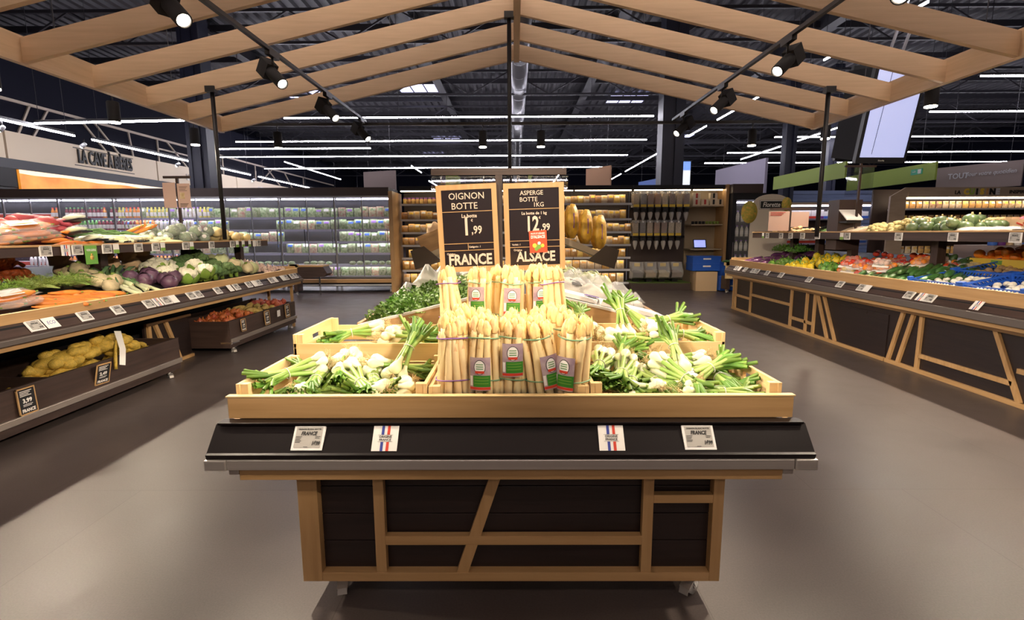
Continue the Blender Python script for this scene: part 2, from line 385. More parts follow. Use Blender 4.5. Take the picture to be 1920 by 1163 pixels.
for k, y in enumerate((7.1, 5.7, 4.4, 3.2, 2.0)):
    down(XL, y, 2.4, 'black cylinder downlight along the left edge of the canopy, %s from the far end' % ORD[k], SPOTS['down'], (XL + 1.15, y - .3, .9))
for k, y in enumerate((6.9, 5.2, 4.1, 3.0, 1.9)):
    down(XR, y, 2.4, 'black cylinder downlight along the right edge of the canopy, %s from the far end' % ORD[k], SPOTS['down'], (XR - .5, y - .3, .9))
for k, x in enumerate((-3.3, -.44, .37, 3.3)):
    down(x, 7.4, 2.4, 'black cylinder downlight along the far edge of the canopy, %s from the left' % ORD[k], SPOTS['down'], (x * .9, 8.6, .4))
M('whitegrey', (.68, .65, .6), .5)
M('greyoak', (.42, .33, .22), .5); M('bracketmetal', (.10, .075, .06), .35, .5)
M('signblack', (.022, .016, .019), .22); M('signletter', (.62, .52, .43), .6)
M('steelwarm', (.42, .37, .33), .4, .8)
# ------------------------------------------------------------------ price tags and signs
def lines(b, x0, z0, n, w, h, dz, m, y=-.0031, j=.3):
    for k in range(n): b.box(x0, x0 + w * (1 - j * ((k * 7) % 5) / 5), y, y + .0006, z0 - k * dz, z0 - k * dz + h, m)
def esl_spec(country='FRANCE', price='1€99', head='OIGNON BLANC BOTTE'):
    w, h = .046, .036
    body = MB().box(-w, w, 0, .008, -h, h).mesh('casing', 'white')
    b = MB().box(-w + .007, w - .007, -.0008, 0, -h + .008, h - .003)
    scr = b.mesh('display', 'screen')
    b = MB(); lines(b, -w + .009, .004, 5, .018, .0012, .0042, 0, -.0016); lines(b, w - .026, .004, 2, .015, .0012, .0042, 0, -.0016); lines(b, -.01, -.027, 1, .012, .0012, .004, 0, -.0016)
    sp = [('casing', body), ('display', scr, [('small_print', b.mesh('small_print', 'ink'))])]
    def lt(s, size, x, z, bold, sq=.8, sh=0.): return ('lettering', textmesh(s, size, 'ink', bold, .0002, 'CENTER', sq, sh), [], ((x, -.0014, z),))
    sp += [lt(country, .0155 if len(country) < 8 else .013, .0, .0135, .0006, .8, .2), lt(price, .016, .024, -.016, .0006, .7, .2), lt(head, .0062, 0, .0265, .0001, 1.)]
    return sp
def origin_spec():
    card = MB().box(-.0375, .0375, 0, .0015, -.0375, .0375).mesh('card', 'paper')
    b = MB()
    for z0, z1 in ((.011, .0375), (-.0375, -.011)): b.box(-.0125, -.0045, -.0006, 0, z0, z1, 0); b.box(.0045, .0125, -.0006, 0, z0, z1, 1)
    st = b.mesh('stripes', ['tagblue', 'tagred'])
    fr = MB().box(-.022, .022, -.0005, 0, .0098, .0103).box(-.022, .022, -.0005, 0, -.0103, -.0098).mesh('rule', 'ink')
    return [('card', card), ('stripes', st), ('rule', fr), ('lettering', textmesh('ORIGINE', .0095, 'ink', .0001, .0002), [], ((0, -.0006, .0045),)),
            ('lettering', textmesh('FRANCE', .0095, 'ink', .0001, .0002), [], ((0, -.0006, -.0045),))]
def small_spec(kind):
    b = MB()
    if kind == 'bio': b.box(-.03, .03, 0, .002, -.0375, .0375, 0); b.box(-.03, .03, -.0006, 0, -.0375, -.008, 1); return [('card', b.mesh('card', ['paper', 'green']))]
    if kind == 'plain': b.box(-.0375, .0375, 0, .002, -.0375, .0375, 0); return [('card', b.mesh('card', ['paper']))]
    if kind == 'eco': return [('card', MB().box(-.0425, .0425, 0, .002, -.0375, .0375).mesh('card', 'paper')), ('handwriting', textmesh('ECO', .034, 'tagblue', 0, .0002, 'CENTER', .8, .3), [], ((0, -.0006, 0),))]
ESL = esl_spec(); ESL_B = esl_spec('PAYS BAS', '2€49', 'CAROTTE'); ORI = origin_spec(); BIO = small_spec('bio'); PLAIN = small_spec('plain'); ECO = small_spec('eco')
ESL2 = esl_spec('FRANCE', '1€29', 'LEGUME VRAC'); ESL_I = esl_spec('ITALIE', '2€99', 'LEGUME VRAC')

# ------------------------------------------------------------------ centre island, front cart
isl = thing('display_cart', 'front island cart with pale wood rim, steel bumper and dark panelled base on casters', 'display cart', (-.016, 0, 0))
def P(name, b, mats, bev=.0015, par=isl): return b.obj(name, mats, par, bev)
P('rim_board', MB().box(-.863, .861, 1.50, 1.518, .642, .709), 'oak_x')
P('rim_edge', MB().box(-.866, .864, 1.497, 1.520, .709, .713), 'pine_x', 0)
for s in (-1, 1):
    P('rim_side', MB().box(s * .853 - .009, s * .853 + .009, 1.518, 2.40, .60, .632), 'oak_y')
P('lip', MB().box(-.878, .876, 1.462, 1.5, .634, .6415), 'blackgloss')
P('tag_channel', MB().prism([(1.474, .634), (1.490, .634), (1.490, .55), (1.41, .55), (1.406, .564), (1.414, .568)], 'x', -.888, .886), 'blackgloss', .001)
P('bumper', MB().box(-.828, .826, 1.405, 1.43, .518, .550), 'steel', .003)
for s in (-1, 1):
    P('bumper_corner', MB().box(min(s * .828, s * .892), max(s * .828, s * .892), 1.402, 1.46, .517, .5505), 'steel', .004)
    P('bumper_side', MB().box(s * .885 - .006, s * .885 + .006, 1.46, 2.40, .520, .549), 'steel', .002)
P('apron_board', MB().box(-.81, .81, 1.438, 1.46, .472, .518), 'oak_x')
for s in (-1, 1):
    P('apron_board', MB().box(s * .80 - .01, s * .80 + .01, 1.46, 2.40, .480, .518), 'oak_y')
    P('bracket', MB().box(s * .825 - .015, s * .825 + .015, 1.436, 1.45, .49, .517), 'steel')
P('deck', MB().box(-.844, .844, 1.518, 2.40, .60, .632).box(-.84, .84, 1.922, 2.40, .632, .70), 'black')
P('underside', MB().box(-.80, .80, 1.46, 2.38, .52, .60), 'blackmatt')
zb, zt = .078, .472
P('post', MB().box(-.678, -.615, 1.52, 1.56, zb, zt), 'oak_z'); P('post', MB().box(.643, .677, 1.52, 1.56, zb, zt), 'oak_z')
for x in (-.660, .660): P('post', MB().box(x - .018, x + .018, 2.30, 2.34, zb, zt), 'oak_z')
P('bottom_rail', MB().box(-.615, .643, 1.52, 1.56, zb, .109), 'oak_x')
for x in (-.421, .438): P('lath', MB().box(x - .017, x + .017, 1.522, 1.548, .109, zt), 'oak_z')
P('lath', MB().box(-.404, .421, 1.522, 1.548, .205, .236), 'oak_x')
P('lath', MB().box(.455, .643, 1.522, 1.548, .349, .377), 'oak_x')
P('diagonal_lath', MB().prism([(-.177, .109), (-.139, .109), (-.019, zt), (-.055, zt)], 'y', 1.5225, 1.5475), 'oak_z', 0)
for s in (-1, 1): P('bottom_rail', MB().box(s * .66 - .017, s * .66 + .017, 1.56, 2.30, zb, .109), 'oak_y')
b = MB(); z = .10
for h in (.105, .095, .095, .075): b.box(-.66, .66, 1.552, 1.57, z, z + h - .003); z += h
P('dark_panel', b, 'dark_x', .001)
b = MB(); z = .10
for h in (.105, .095, .095, .075): b.box(-.662, -.645, 1.57, 2.3, z, z + h - .003); b.box(.645, .662, 1.57, 2.3, z, z + h - .003); z += h
P('dark_panel', b, 'dark_y', .001)
def caster(par, x, y, rz, zt, nm='caster'):
    t = bpy.data.objects.new(nm, MB().box(-.028, .028, -.03, .03, zt - .006, zt).tube([(0, 0, zt - .02), (0, 0, zt)], .018, 12).mesh('caster', 'chrome')); COL.objects.link(t)
    t.parent = par; t.location = (x, y, 0); t.rotation_euler = (0, 0, rz)
    r = (zt - .018) / 2 * 1.1
    b = MB(); b.tube([(-.011, .012, r), (.011, .012, r)], r, 20, 0); b.tube([(-.013, .012, r), (.013, .012, r)], r * .45, 14, 1); b.obj('wheel', ['rubber', 'chrome'], t)
    b = MB()
    for s in (-1, 1): b.prism([(-.02, zt - .01), (.022, zt - .01), (.018, r - .006), (.006, r - .006)], 'x', s * .017 - .0015, s * .017 + .0015)
    b.obj('fork', 'chrome', t)
    b = MB(); b.bar((0, -.014, zt - .020), (0, -.046, zt - .034), .034, .004); b.bar((0, -.046, zt - .034), (0, -.052, zt - .052), .030, .004); b.tube([(-.018, .0, zt - .024), (.018, .0, zt - .024)], .006, 8); b.obj('brake_lever', 'steel', t)
caster(isl, -.568, 1.575, .25, .079); caster(isl, .600, 1.565, -.75, .079); caster(isl, -.568, 2.28, .4, .079); caster(isl, .6, 2.28, 2.6, .079)

TX = math.radians(-38)
put('price_tag', ESL, (-.016 - .597, 1.440, .603), (TX, 0, 0), 'grey electronic price tag reading FRANCE on the cart front, left one', 'price tag', 'electronic price tags on the front cart')
put('price_tag', ESL, (-.016 + .557, 1.440, .603), (TX, 0, 0), 'grey electronic price tag reading FRANCE on the cart front, right one', 'price tag', 'electronic price tags on the front cart')
put('origin_card', ORI, (-.385, 1.440, .602), (TX, 0, 0), 'white ORIGINE FRANCE card with blue and red stripes on the cart front, left one', 'card', 'origin cards on the front cart')
put('origin_card', ORI, (.283, 1.440, .602), (TX, 0, 0), 'white ORIGINE FRANCE card with blue and red stripes on the cart front, right one', 'card', 'origin cards on the front cart')

# ------------------------------------------------------------------ wooden crates
def crate(x0, x1, y0, y1, z0, zside, zlong, lab, hole=True, name='wooden_crate', grp='pale wooden crates on the front cart'):
    cx, cy = (x0 + x1) / 2, (y0 + y1) / 2; w, d = (x1 - x0) / 2, (y1 - y0) / 2
    t = thing(name, lab, 'crate', (cx, cy, z0), group=grp); h = zside - z0; hl = zlong - z0
    for s in (-1, 1):
        b = MB(); xa, xb = sorted((s * w, s * (w - .012)))
        if hole:
            hz0, hz1 = h * .55, h * .55 + .022
            b.box(xa, xb, -d, d, .012, hz0); b.box(xa, xb, -d, d, hz1, h); b.box(xa, xb, -d, -.045, hz0, hz1); b.box(xa, xb, .045, d, hz0, hz1)
        else: b.box(xa, xb, -d, d, .012, h)
        b.obj('end_panel', 'pine_y', t, .001)
        for q in (-1, 1):
            MB().box(min(s * (w - .012), s * (w - .036)), max(s * (w - .012), s * (w - .036)), min(q * (d - .004), q * (d - .026)), max(q * (d - .004), q * (d - .026)), .006, h - .001).obj('corner_post', 'pine_z', t, .001)
        MB().box(-w + .001, w - .001, min(s * d, s * (d - .008)), max(s * d, s * (d - .008)), max(.012, hl - .072), hl - .001).obj('side_board', 'pine_x', t, .001)
    b = MB(); n = 6; 
    for k in range(n): y = -d + .01 + (2 * d - .02) * k / n; b.box(-w + .002, w - .002, y, y + (2 * d - .02) / n - .008, 0, .006)
    b.obj('bottom_slat', 'pine_x', t)
    return t
crate(-.862, -.272, 1.522, 1.915, .634, .744, .708, 'wooden crate of spring onions at the front left of the cart')
crate(.232, .818, 1.522, 1.915, .634, .744, .708, 'wooden crate of spring onions at the front right of the cart')
crate(-.268, .228, 1.522, 1.915, .634, .735, .69, 'wooden crate with blue paper holding the front asparagus bunches', hole=False)
crate(-.856, -.262, 1.93, 2.345, .702, .818, .784, 'wooden crate of spring onions at the rear left of the cart')
crate(.232, .806, 1.93, 2.345, .702, .822, .787, 'wooden crate of spring onions at the rear right of the cart')
crate(-.258, .228, 1.93, 2.345, .702, .815, .812, 'upturned wooden crate carrying the rear asparagus bunches', hole=False)
# blue paper sheet
b = MB(); nx, ny = 46, 14; vs = []
for j in range(ny + 1):
    for i in range(nx + 1):
        u, v = i / nx, j / ny; x = -.25 + .46 * u; y = 1.512 + .36 * v
        z = .690 + .007 * noise.noise(Vector((x * 22, y * 16, 1))) + (.009 * max(0, noise.noise(Vector((x * 14, 3, 0)))) if j < 3 else 0) + .004 * math.sin(x * 40)* (1 - v)
        vs.append((x, y, z))
b.add(vs, [(j * (nx + 1) + i, j * (nx + 1) + i + 1, (j + 1) * (nx + 1) + i + 1, (j + 1) * (nx + 1) + i) for j in range(ny) for i in range(nx)])
M('bluepaper', (.17, .30, .56), .8, var=.3, vscale=9)
tag(b.obj('blue_paper', 'bluepaper'), 'crumpled blue paper liner under the front asparagus bunches', 'paper')
P('riser', MB().box(-.245, .215, 1.53, 1.915, .64, .682), 'black')
P('riser', MB().box(-.24, .215, 1.94, 2.335, .709, .818), 'pine_x')

# ------------------------------------------------------------------ side stands
def stand(s, name, lab, rx, zr, ch, st, ap, ynear, yfar, ux, uz, bx, posts, core, panel):
    """s -1 left, +1 right; rx rim face, zr (bottom, top) of rim; ux upper shelf face"""
    t = thing(name, lab, 'display stand', (s * rx, ynear, 0))
    def B(nm, boxes, mat, bev=.002):
        b = MB()
        for (a, c, y0, y1, z0, z1) in boxes:
            xa, xb = sorted((s * (a - rx), s * (c - rx))); b.box(xa, xb, y0 - ynear, y1 - ynear, z0, z1)
        return b.obj(nm, mat, t, bev)
    B('rim_board', [(rx, rx + .02, ynear, yfar, zr[0], zr[1])], 'oak_y'); B('rim_edge', [(rx - .002, rx + .022, ynear, yfar, zr[1], zr[1] + .004)], 'pine_y', 0)
    B('end_board', [(rx + .02, rx + 1.1, yfar - .02, yfar, zr[0], zr[1] + .03)], 'oak_x')
    poly = [(s * (0 - .0), zr[0]), (s * .03, zr[0]), (s * .03, ch), (s * -.055, ch), (s * -.055, ch + .01)]
    MB().prism([(p, q) for p, q in poly], 'y', 0, yfar - ynear).obj('tag_channel', 'brown_y', t)
    B('bumper', [(rx - .075, rx - .05, ynear, yfar, st, ch)], 'greyrail', .004)
    B('apron_board', [(rx - .04, rx - .02, ynear, yfar, ap, st)], 'oak_y')
    B('underside', [(rx - .02, rx + 1.1, ynear, yfar, ap + .0, zr[0] - .01)], 'blackmatt', 0)
    b = MB(); k = .2
    xa, xb = rx + .02, rx + 1.12
    b.prism([(s * .02, zr[0] + .02), (s * 1.12, zr[0] + .24), (s * 1.12, zr[0] - .01), (s * .02, zr[0] - .01)], 'y', .02, yfar - ynear - .02).obj('deck', 'black', t)
    B('upper_fascia', [(ux, ux + .02, ynear, yfar - .1 if s > 0 else yfar, uz[0], uz[1] - .014)], 'brown_y'); B('upper_rim', [(ux - .008, ux + .03, ynear, yfar - .1 if s > 0 else yfar, uz[1] - .014, uz[1])], 'oak_y')
    B('upper_shelf', [(ux + .02, ux + .75, ynear, yfar - .1, uz[1] - .06, uz[1] - .03)], 'black'); B('upper_back', [(ux + .75, ux + .77, ynear, yfar - .1, uz[1] - .06, uz[1] + .06)], 'brown_y')
    B('upper_end', [(ux + .02, ux + .75, yfar - .12, yfar - .1, uz[1] - .06, uz[1] + .01)], 'brown_x')
    for y in posts: B('post', [(ux + .25, ux + .33, y - .04, y + .04, zr[0], uz[0] + .02)], 'brown_z')
    B('base_panel', [(bx, bx + .02, panel[0], panel[1], .0, ap if s > 0 else .43)], 'dark_y', 0)
    B('base_core', [(core, rx + 1.1, ynear, yfar - .2, .0, ap)], 'blackmatt', 0)
    return t, B
L_RIM = 2.84; R_RIM = 3.32
lt, LB = stand(-1, 'produce_stand', 'long left produce stand with two tiers of vegetables, wood rim and grey bumper', L_RIM, (.704, .762), .634, .60, .565, .9, 6.67, 3.2, (1.06, 1.137), 3.24, (4.3, 5.46, 6.5, 2.2), 3.48, (4.38, 5.0))
rt, RB = stand(1, 'produce_stand', 'long right produce stand with two tiers of vegetables and lath-patterned dark base', R_RIM, (.70, .79), .635, .58, .545, 1.0, 7.95, 3.6, (1.12, 1.208), 3.47, (7.2, 6.6, 5.95, 4.75, 2.9), 3.50, (1.0, 8.08))
for y0, y1 in ((2.16, 4.3), (5.0, 6.5)): pass
LB('bottom_rail', [(3.215, 3.24, 4.38, 5.0, 0, .03)], 'oak_y'); LB('top_rail', [(3.215, 3.24, 4.38, 5.0, .405, .43)], 'oak_y')
LB('end_post', [(2.90, 2.93, 6.615, 6.645, 0, .565)], 'oak_z'); LB('end_post', [(3.2, 3.23, 6.615, 6.645, 0, .565)], 'oak_z')
def lath(par, s, rx, bx, ynear, a, c, w=.035):
    b = MB(); b.bar((s * (bx - .012 - rx), a[0] - ynear, a[1]), (s * (bx - .012 - rx), c[0] - ynear, c[1]), w, .024, up=(1, 0, 0)); b.obj('lath', 'oak_z', par, .001)
for a, c in (((4.42, 0), (4.42, .41)), ((4.66, .02), (4.50, .41)), ((4.80, .02), (4.64, .41))): lath(lt, -1, L_RIM, 3.24, .9, a, c)
RB('bottom_rail', [(3.445, 3.472, 1.0, 4.68, 0, .035)], 'oak_y'); RB('bottom_rail', [(3.445, 3.472, 4.70, 8.1, 0, .035)], 'oak_y')
RB('top_rail', [(3.445, 3.472, 1.0, 8.1, .49, .52)], 'oak_y')
RB('base_end', [(3.472, 4.3, 8.08, 8.1, 0, .52)], 'dark_x')
for a, c in (((8.07, 0), (8.07, .5)), ((7.99, .02), (7.99, .5)), ((7.48, .02), (7.48, .5)), ((6.37, .02), (6.37, .5)), ((6.03, .02), (6.03, .5)), ((5.87, .02), (5.87, .5)),
             ((5.59, .03), (5.83, .5)), ((5.45, .03), (5.71, .5)), ((4.65, .03), (4.52, .5)), ((4.53, .03), (4.40, .5)), ((4.31, .03), (4.31, .5)),
             ((3.40, .03), (3.64, .5)), ((2.7, .03), (2.7, .5)), ((7.98, .235), (7.49, .235)), ((7.47, .30), (6.38, .30)), ((6.36, .145), (5.89, .145)), ((4.30, .15), (3.46, .15)), ((3.44, .25), (2.71, .25)), ((2.3, .03), (2.1, .5)), ((1.7, .03), (1.7, .5))):
    lath(rt, 1, R_RIM, 3.472, 1.0, a, c)
d_ = MB().box(3.462 - R_RIM, 3.475 - R_RIM, 4.70 - 1, 5.40 - 1, .04, .44).box(3.458 - R_RIM, 3.462 - R_RIM, 4.99 - 1, 5.15 - 1, .405, .43).obj('drawer_front', 'dark_y', rt)

# tags along the stands
def tags(s, x, z, items, where, tx):
    c = {}
    for y, k in items:
        spec, nm, cat, desc = {'e': (ESL2, 'price_tag', 'price tag', 'grey price tag'), 'p': (ESL_B, 'price_tag', 'price tag', 'grey price tag reading PAYS BAS'), 'i': (ESL_I, 'price_tag', 'price tag', 'grey price tag reading ITALIE'),
                               'o': (ORI, 'origin_card', 'card', 'white tricolour origin card'),
                               'b': (BIO, 'organic_card', 'card', 'white and green organic card'), 'w': (PLAIN, 'blank_card', 'card', 'plain white card'), 'c': (ECO, 'handwritten_card', 'card', 'white card handwritten ECO')}[k]
        n = c.get(k, 0); c[k] = n + 1
        put(nm, spec, (s * x, y, z), (tx, 0, -s * PI / 2), '%s on %s, %s such from near end' % (desc, where, ORD[n]), cat, 'cards and tags on the ' + where)
tags(-1, L_RIM - .040, .681, [(2.93, 'p'), (3.03, 'c'), (3.28, 'e'), (3.56, 'e'), (3.87, 'e'), (3.965, 'o'), (4.07, 'e'), (4.16, 'w'), (4.39, 'e'), (4.49, 'e'), (4.79, 'e'), (5.0, 'w'), (5.12, 'e'), (5.36, 'e'), (5.47, 'w'), (5.57, 'e'), (5.86, 'e'), (5.96, 'w'), (6.15, 'w'), (6.25, 'e'), (6.42, 'e'), (6.52, 'e')], "left stand's lower rail", math.radians(-38))
tags(-1, 3.19, 1.095, [(3.49, 'e'), (3.645, 'o'), (3.745, 'e'), (4.02, 'e'), (4.11, 'b'), (4.36, 'e'), (4.57, 'e'), (4.66, 'b'), (4.99, 'e'), (5.08, 'b'), (5.42, 'e'), (5.82, 'e'), (5.92, 'b'), (6.05, 'b'), (6.2, 'b'), (6.31, 'w'), (6.42, 'e'), (2.4, 'e'), (1.8, 'e')], "left stand's upper fascia", 0)
tags(1, R_RIM - .038, .680, [(7.62, 'e'), (7.50, 'w'), (7.32, 'e'), (7.08, 'e'), (6.96, 'e'), (6.68, 'e'), (6.33, 'e'), (5.72, 'e'), (5.17, 'e'), (4.85, 'e'), (4.765, 'w'), (4.255, 'e'), (4.125, 'o'), (4.04, 'e'), (3.62, 'o'), (3.1, 'e'), (2.6, 'e')], "right stand's lower rail", math.radians(-38))
tags(1, 3.59, 1.155, [(7.5, 'b'), (7.38, 'e'), (7.0, 'e'), (6.76, 'e'), (6.48, 'e'), (6.16, 'e'), (5.70, 'b'), (5.61, 'i'), (4.86, 'e'), (4.26, 'e'), (3.73, 'e'), (3.0, 'e')], "right stand's upper fascia", 0)
# green pear leaflet on the left upper fascia
t = thing('hanging_leaflet', 'bright green leaflet with a pear hanging from the left upper fascia', 'leaflet', (-3.19, 3.86, 1.07))
M('leafgreen', (.17, .42, .07), .6); M('pear', (.75, .5, .12), .6)
MB().box(-.0015, .0015, -.055, .055, -.085, .055).obj('sheet', 'leafgreen', t)
MB().lathe([(.001, -.001), (.018, 0), (.018, .001)], 14, T=Matrix.Translation((.003, .0, -.035)) @ Matrix.Rotation(PI / 2, 4, 'Y')).lathe([(.001, -.001), (.009, 0), (.009, .001)], 10, T=Matrix.Translation((.003, .0, -.013)) @ Matrix.Rotation(PI / 2, 4, 'Y')).obj('pear_print', 'pear', t)
place(textmesh('VERGERS', .022, 'paper', .0006, .0003), 'lettering', t, (.003, 0, .02), (0, 0, PI / 2))

# ------------------------------------------------------------------ wheeled bins under the left stand
def bin_(lab, xf, y0, y1, zt, zb, depth, dividers, grp='wheeled bins under the left stand'):
    t = thing('wheeled_bin', lab, 'bin', (xf, y0, 0), group=grp); L = y1 - y0
    MB().box(-.02, 0, 0, L, zb, zt).obj('front_board', 'brown_y', t, .002)
    MB().box(-.022, .002, 0, L, zt, zt + .004).obj('edge', 'brown_y', t)
    MB().box(0, .018, 0, L, zb + .055, zb + .095).obj('bumper', 'steelwarm', t, .003)
    for y in (0, L - .018): MB().box(-depth, -.02, y, y + .018, zb, zt).obj('end_board', 'brown_x', t, .002)
    for y in dividers: MB().box(-depth, -.02, y - y0, y - y0 + .015, zb, zt - .003).obj('divider', 'brown_x', t, .002)
    MB().box(-depth, -.02, .018, L - .018, zb, zb + .06).obj('bottom', 'black', t)
    MB().box(-depth - .02, -depth, 0, L, zb, zt + .05).obj('back_board', 'brown_y', t)
    MB().box(.0, .02, .0, .13, zb + .045, zb + .062).box(-.10, .01, -.008, .0, zb + .045, zb + .062).obj('corner_guard', 'chrome', t)
    for y in (.10, L - .10): caster(t, -.04, y, .9, zb)
    return t
bin_('long dark wheeled bin with netted potatoes at the near left', -2.90, 1.5, 4.31, .322, .058, .52, (3.10,))
BIN2 = bin_('dark wheeled bin of loose onions and potatoes farther under the left stand', -2.87, 5.05, 6.60, .335, .062, .50, (5.93,))
def bin_sign(x, y, z, price, lab, rz=PI / 2, sc=1., tilt=-.05):
    t = thing('price_sign', lab, 'sign', (x, y, z), (tilt, 0, rz), 'small black price signs on the bins'); t.scale = (sc,) * 3
    MB().box(-.055, .055, 0, .006, -.078, .078).obj('board', 'blackmatt', t)
    b = MB(); f = .006; b.box(-.057, .057, -.002, .006, .072, .08); b.box(-.057, .057, -.002, .006, -.08, -.072); b.box(-.057, -.051, -.002, .006, -.08, .08); b.box(.051, .057, -.002, .006, -.08, .08); b.obj('frame', 'oak_z', t)
    b = MB(); lines(b, -.04, .058, 4, .075, .004, .009, 0, -.0012, .35); lines(b, -.03, -.022, 2, .06, .003, .008, 0, -.0012); b.obj('small_print', 'paper', t)
    place(textmesh(price, .034, 'paper', .0012, .0003), 'lettering', t, (0, -.001, .002)); place(textmesh('FRANCE', .026, 'paper', .0012, .0003, squeeze=.85), 'lettering', t, (0, -.001, -.056))
bin_sign(-2.885, 2.90, .235, '3,99', 'black price sign reading 3,99 and FRANCE on the near end of the potato bin')
bin_sign(-2.872, 3.45, .245, '2,49', 'black price sign leaning forward on the middle of the potato bin', 1.45, .95, .25)
bin_sign(-2.850, 5.28, .262, '1,99', 'black price sign on the onion bin, nearest of three', sc=.8)
bin_sign(-2.850, 5.80, .255, '1,49', 'black price sign on the onion bin, middle of three')
bin_sign(-2.850, 6.33, .255, '1,79', 'black price sign on the onion bin, farthest of three')
put('blank_card', PLAIN, (-2.85, 6.09, .26), (0, 0, PI / 2), 'small white card on the onion bin between two black signs', 'card')

# ------------------------------------------------------------------ price signs over the island
t = thing('sign_stand', 'dark T-shaped stand with a crossbar holding the two big price signs', 'sign stand', (-.075, 2.50, 0))
MB().box(-.016, .016, -.01, .02, .70, 1.50).obj('post', 'brown_z', t); MB().box(-.32, .32, -.012, .012, 1.475, 1.505).obj('crossbar', 'brown_x', t)
for x in (-.27, -.07, .09, .27): MB().tube([(x, -.012, 1.475), (x, -.03, 1.462), (x, -.03, 1.445), (x, -.012, 1.44)], .003, 6).obj('hook', 'chrome', t)
b = MB(); b.box(-.325, -.015, .014, .017, 1.40, 1.47); b.box(.02, .33, .014, .017, 1.40, 1.47)
M('acrylic', (.9, .9, .9), .05, trans=1, alpha=.18); b.obj('acrylic_sleeve', 'acrylic', t)
def big_sign(x, z, lab, rows, cells, ry, leaflet=False):
    t = thing('price_sign', lab, 'sign', (x, 2.47, z), (0, ry, 0), 'big price signs above the asparagus')
    w, h = .143, .205; MB().box(-w, w, 0, .008, -h, h).obj('board', 'signblack', t)
    b = MB(); f = .024
    b.box(-w, w, -.004, 0, h - f, h); b.box(-w, w, -.004, 0, -h, -h + f); b.box(-w, -w + f, -.004, 0, -h + f, h - f); b.box(w - f, w, -.004, 0, -h + f, h - f); b.obj('frame', 'oak_z', t)
    b = MB()
    for zz in cells[0]: b.box(-w + f, w - f, -.002, 0, zz, zz + .0028)
    for (xx, z0, z1) in cells[1]: b.box(xx, xx + .0025, -.002, 0, z0, z1)
    b.obj('rule', 'oak_x', t)
    for s_, size, xx, zz, bo, sq in rows: place(textmesh(s_, size, 'signletter', bo, .0004, 'CENTER', sq), 'lettering', t, (xx, -.0015, zz))
    return t
z0 = 1.225
big_sign(-.222, z0, 'wood-framed black price sign reading OIGNON BOTTE 1,99 FRANCE, left of the post',
         [('OIGNON', .043, .0, .150, .0002, .95), ('BOTTE', .043, -.012, .104, .0002, .95), ('La botte', .024, .008, .058, .0006, .9), ('€', .016, .020, .036, .0003, .9), ('1', .118, -.008, .006, .0032, .68), (',99', .052, .041, -.010, .001, .8),
          ('Catégorie : 1', .012, .028, -.088, .0003, .9), ('Origine', .013, -.088, -.119, .0003, 1), ('FRANCE', .070, .003, -.150, .0022, .80)], ((.078, -.072, -.105), ((-.005, -.105, -.072),)), math.radians(-2.2))
t2 = big_sign(.094, z0 + .006, 'wood-framed black price sign reading ASPERGE BOTTE 1KG 12,99 ALSACE, right of the post',
         [('ASPERGE', .029, -.010, .158, .0002, .95), ('BOTTE', .029, -.025, .128, .0002, .95), ('1KG', .029, .022, .103, .0002, .95), ('La botte de 1 kg', .019, .0, .064, .0004, .95), ('€', .016, .026, .042, .0003, .9), ('12', .100, -.010, .010, .0026, .66), (',99', .046, .052, -.004, .001, .8),
          ('Variété : 1', .011, -.088, -.082, .0003, .9), ('Origine', .013, -.082, -.108, .0003, 1), ('ALSACE', .066, .004, -.142, .002, .80)], ((.083, -.066, -.096), ()), math.radians(-1.6))
M('leafred', (.62, .07, .02), .5); M('yellowp', (.8, .55, .06), .5)
lf = place(MB().box(-.042, .042, -.001, .0, -.052, .052).mesh('red_leaflet', 'leafred'), 'red_leaflet', t2, (.016, -.006, -.070), (0, -.03, 0))
b = MB()
for k, (xx, zz, r, m) in enumerate(((-.018, -.018, .011, 0), (.002, -.024, .012, 1), (.02, -.02, .009, 0), (.004, -.008, .008, 2), (-.01, -.034, .01, 1))):
    b.ell((xx, -.0012, zz), (r, .0005, r), 10, 5, m)
b.obj('vegetable_print', ['yellowp', 'green', 'paper'], lf); lf2 = place(textmesh("D'ALSACE", .019, 'paper', .0008, .0003, squeeze=.8), 'lettering', lf, (0, -.0014, .022)); place(textmesh('FRUITS ET LÉGUMES', .010, 'paper', .0003, .0003, squeeze=.75), 'lettering', lf, (0, -.0014, .038))

# ------------------------------------------------------------------ herb stand behind the cart
hs = thing('display_stand', 'low two-sided sloping stand behind the front cart carrying herbs and bags', 'display stand', (0, 2.5, 0))
HE, HZ0, HZ1 = .79, .745, .90
b = MB(); b.prism([(-HE, .64), (HE, .64), (HE, HZ0), (.15, HZ1), (-.15, HZ1), (-HE, HZ0)], 'y', .03, .05); b.obj('front_board', 'oak_x', hs, .001)
for s in (-1, 1):
    MB().bar((s * HE, .04, HZ0), (s * .15, .04, HZ1), .028, .012).obj('edge_trim', 'whitegrey', hs)
    MB().box(s * HE - .01, s * HE + .01, .05, 2.3, .66, HZ0 + .012).obj('side_board', 'oak_y', hs, .001)
    MB().box(s * (HE + .03) - .012, s * (HE + .03) + .012, .0, 2.3, .60, .655).obj('bumper', 'greyrail', hs, .003)
MB().prism([(-HE + .01, .66), (HE - .01, .66), (HE - .01, HZ0 - .045), (.15, HZ1 - .045), (-.15, HZ1 - .045), (-HE + .01, HZ0 - .045)], 'y', .05, 2.28).obj('deck', 'black', hs)
b = MB(); b.box(-.62, .62, .10, 2.2, .09, .66).obj('base', 'dark_y', hs)
for s in (-1, 1):
    for y in (.3, 2.1): caster(hs, s * .5, y, .5, .092)
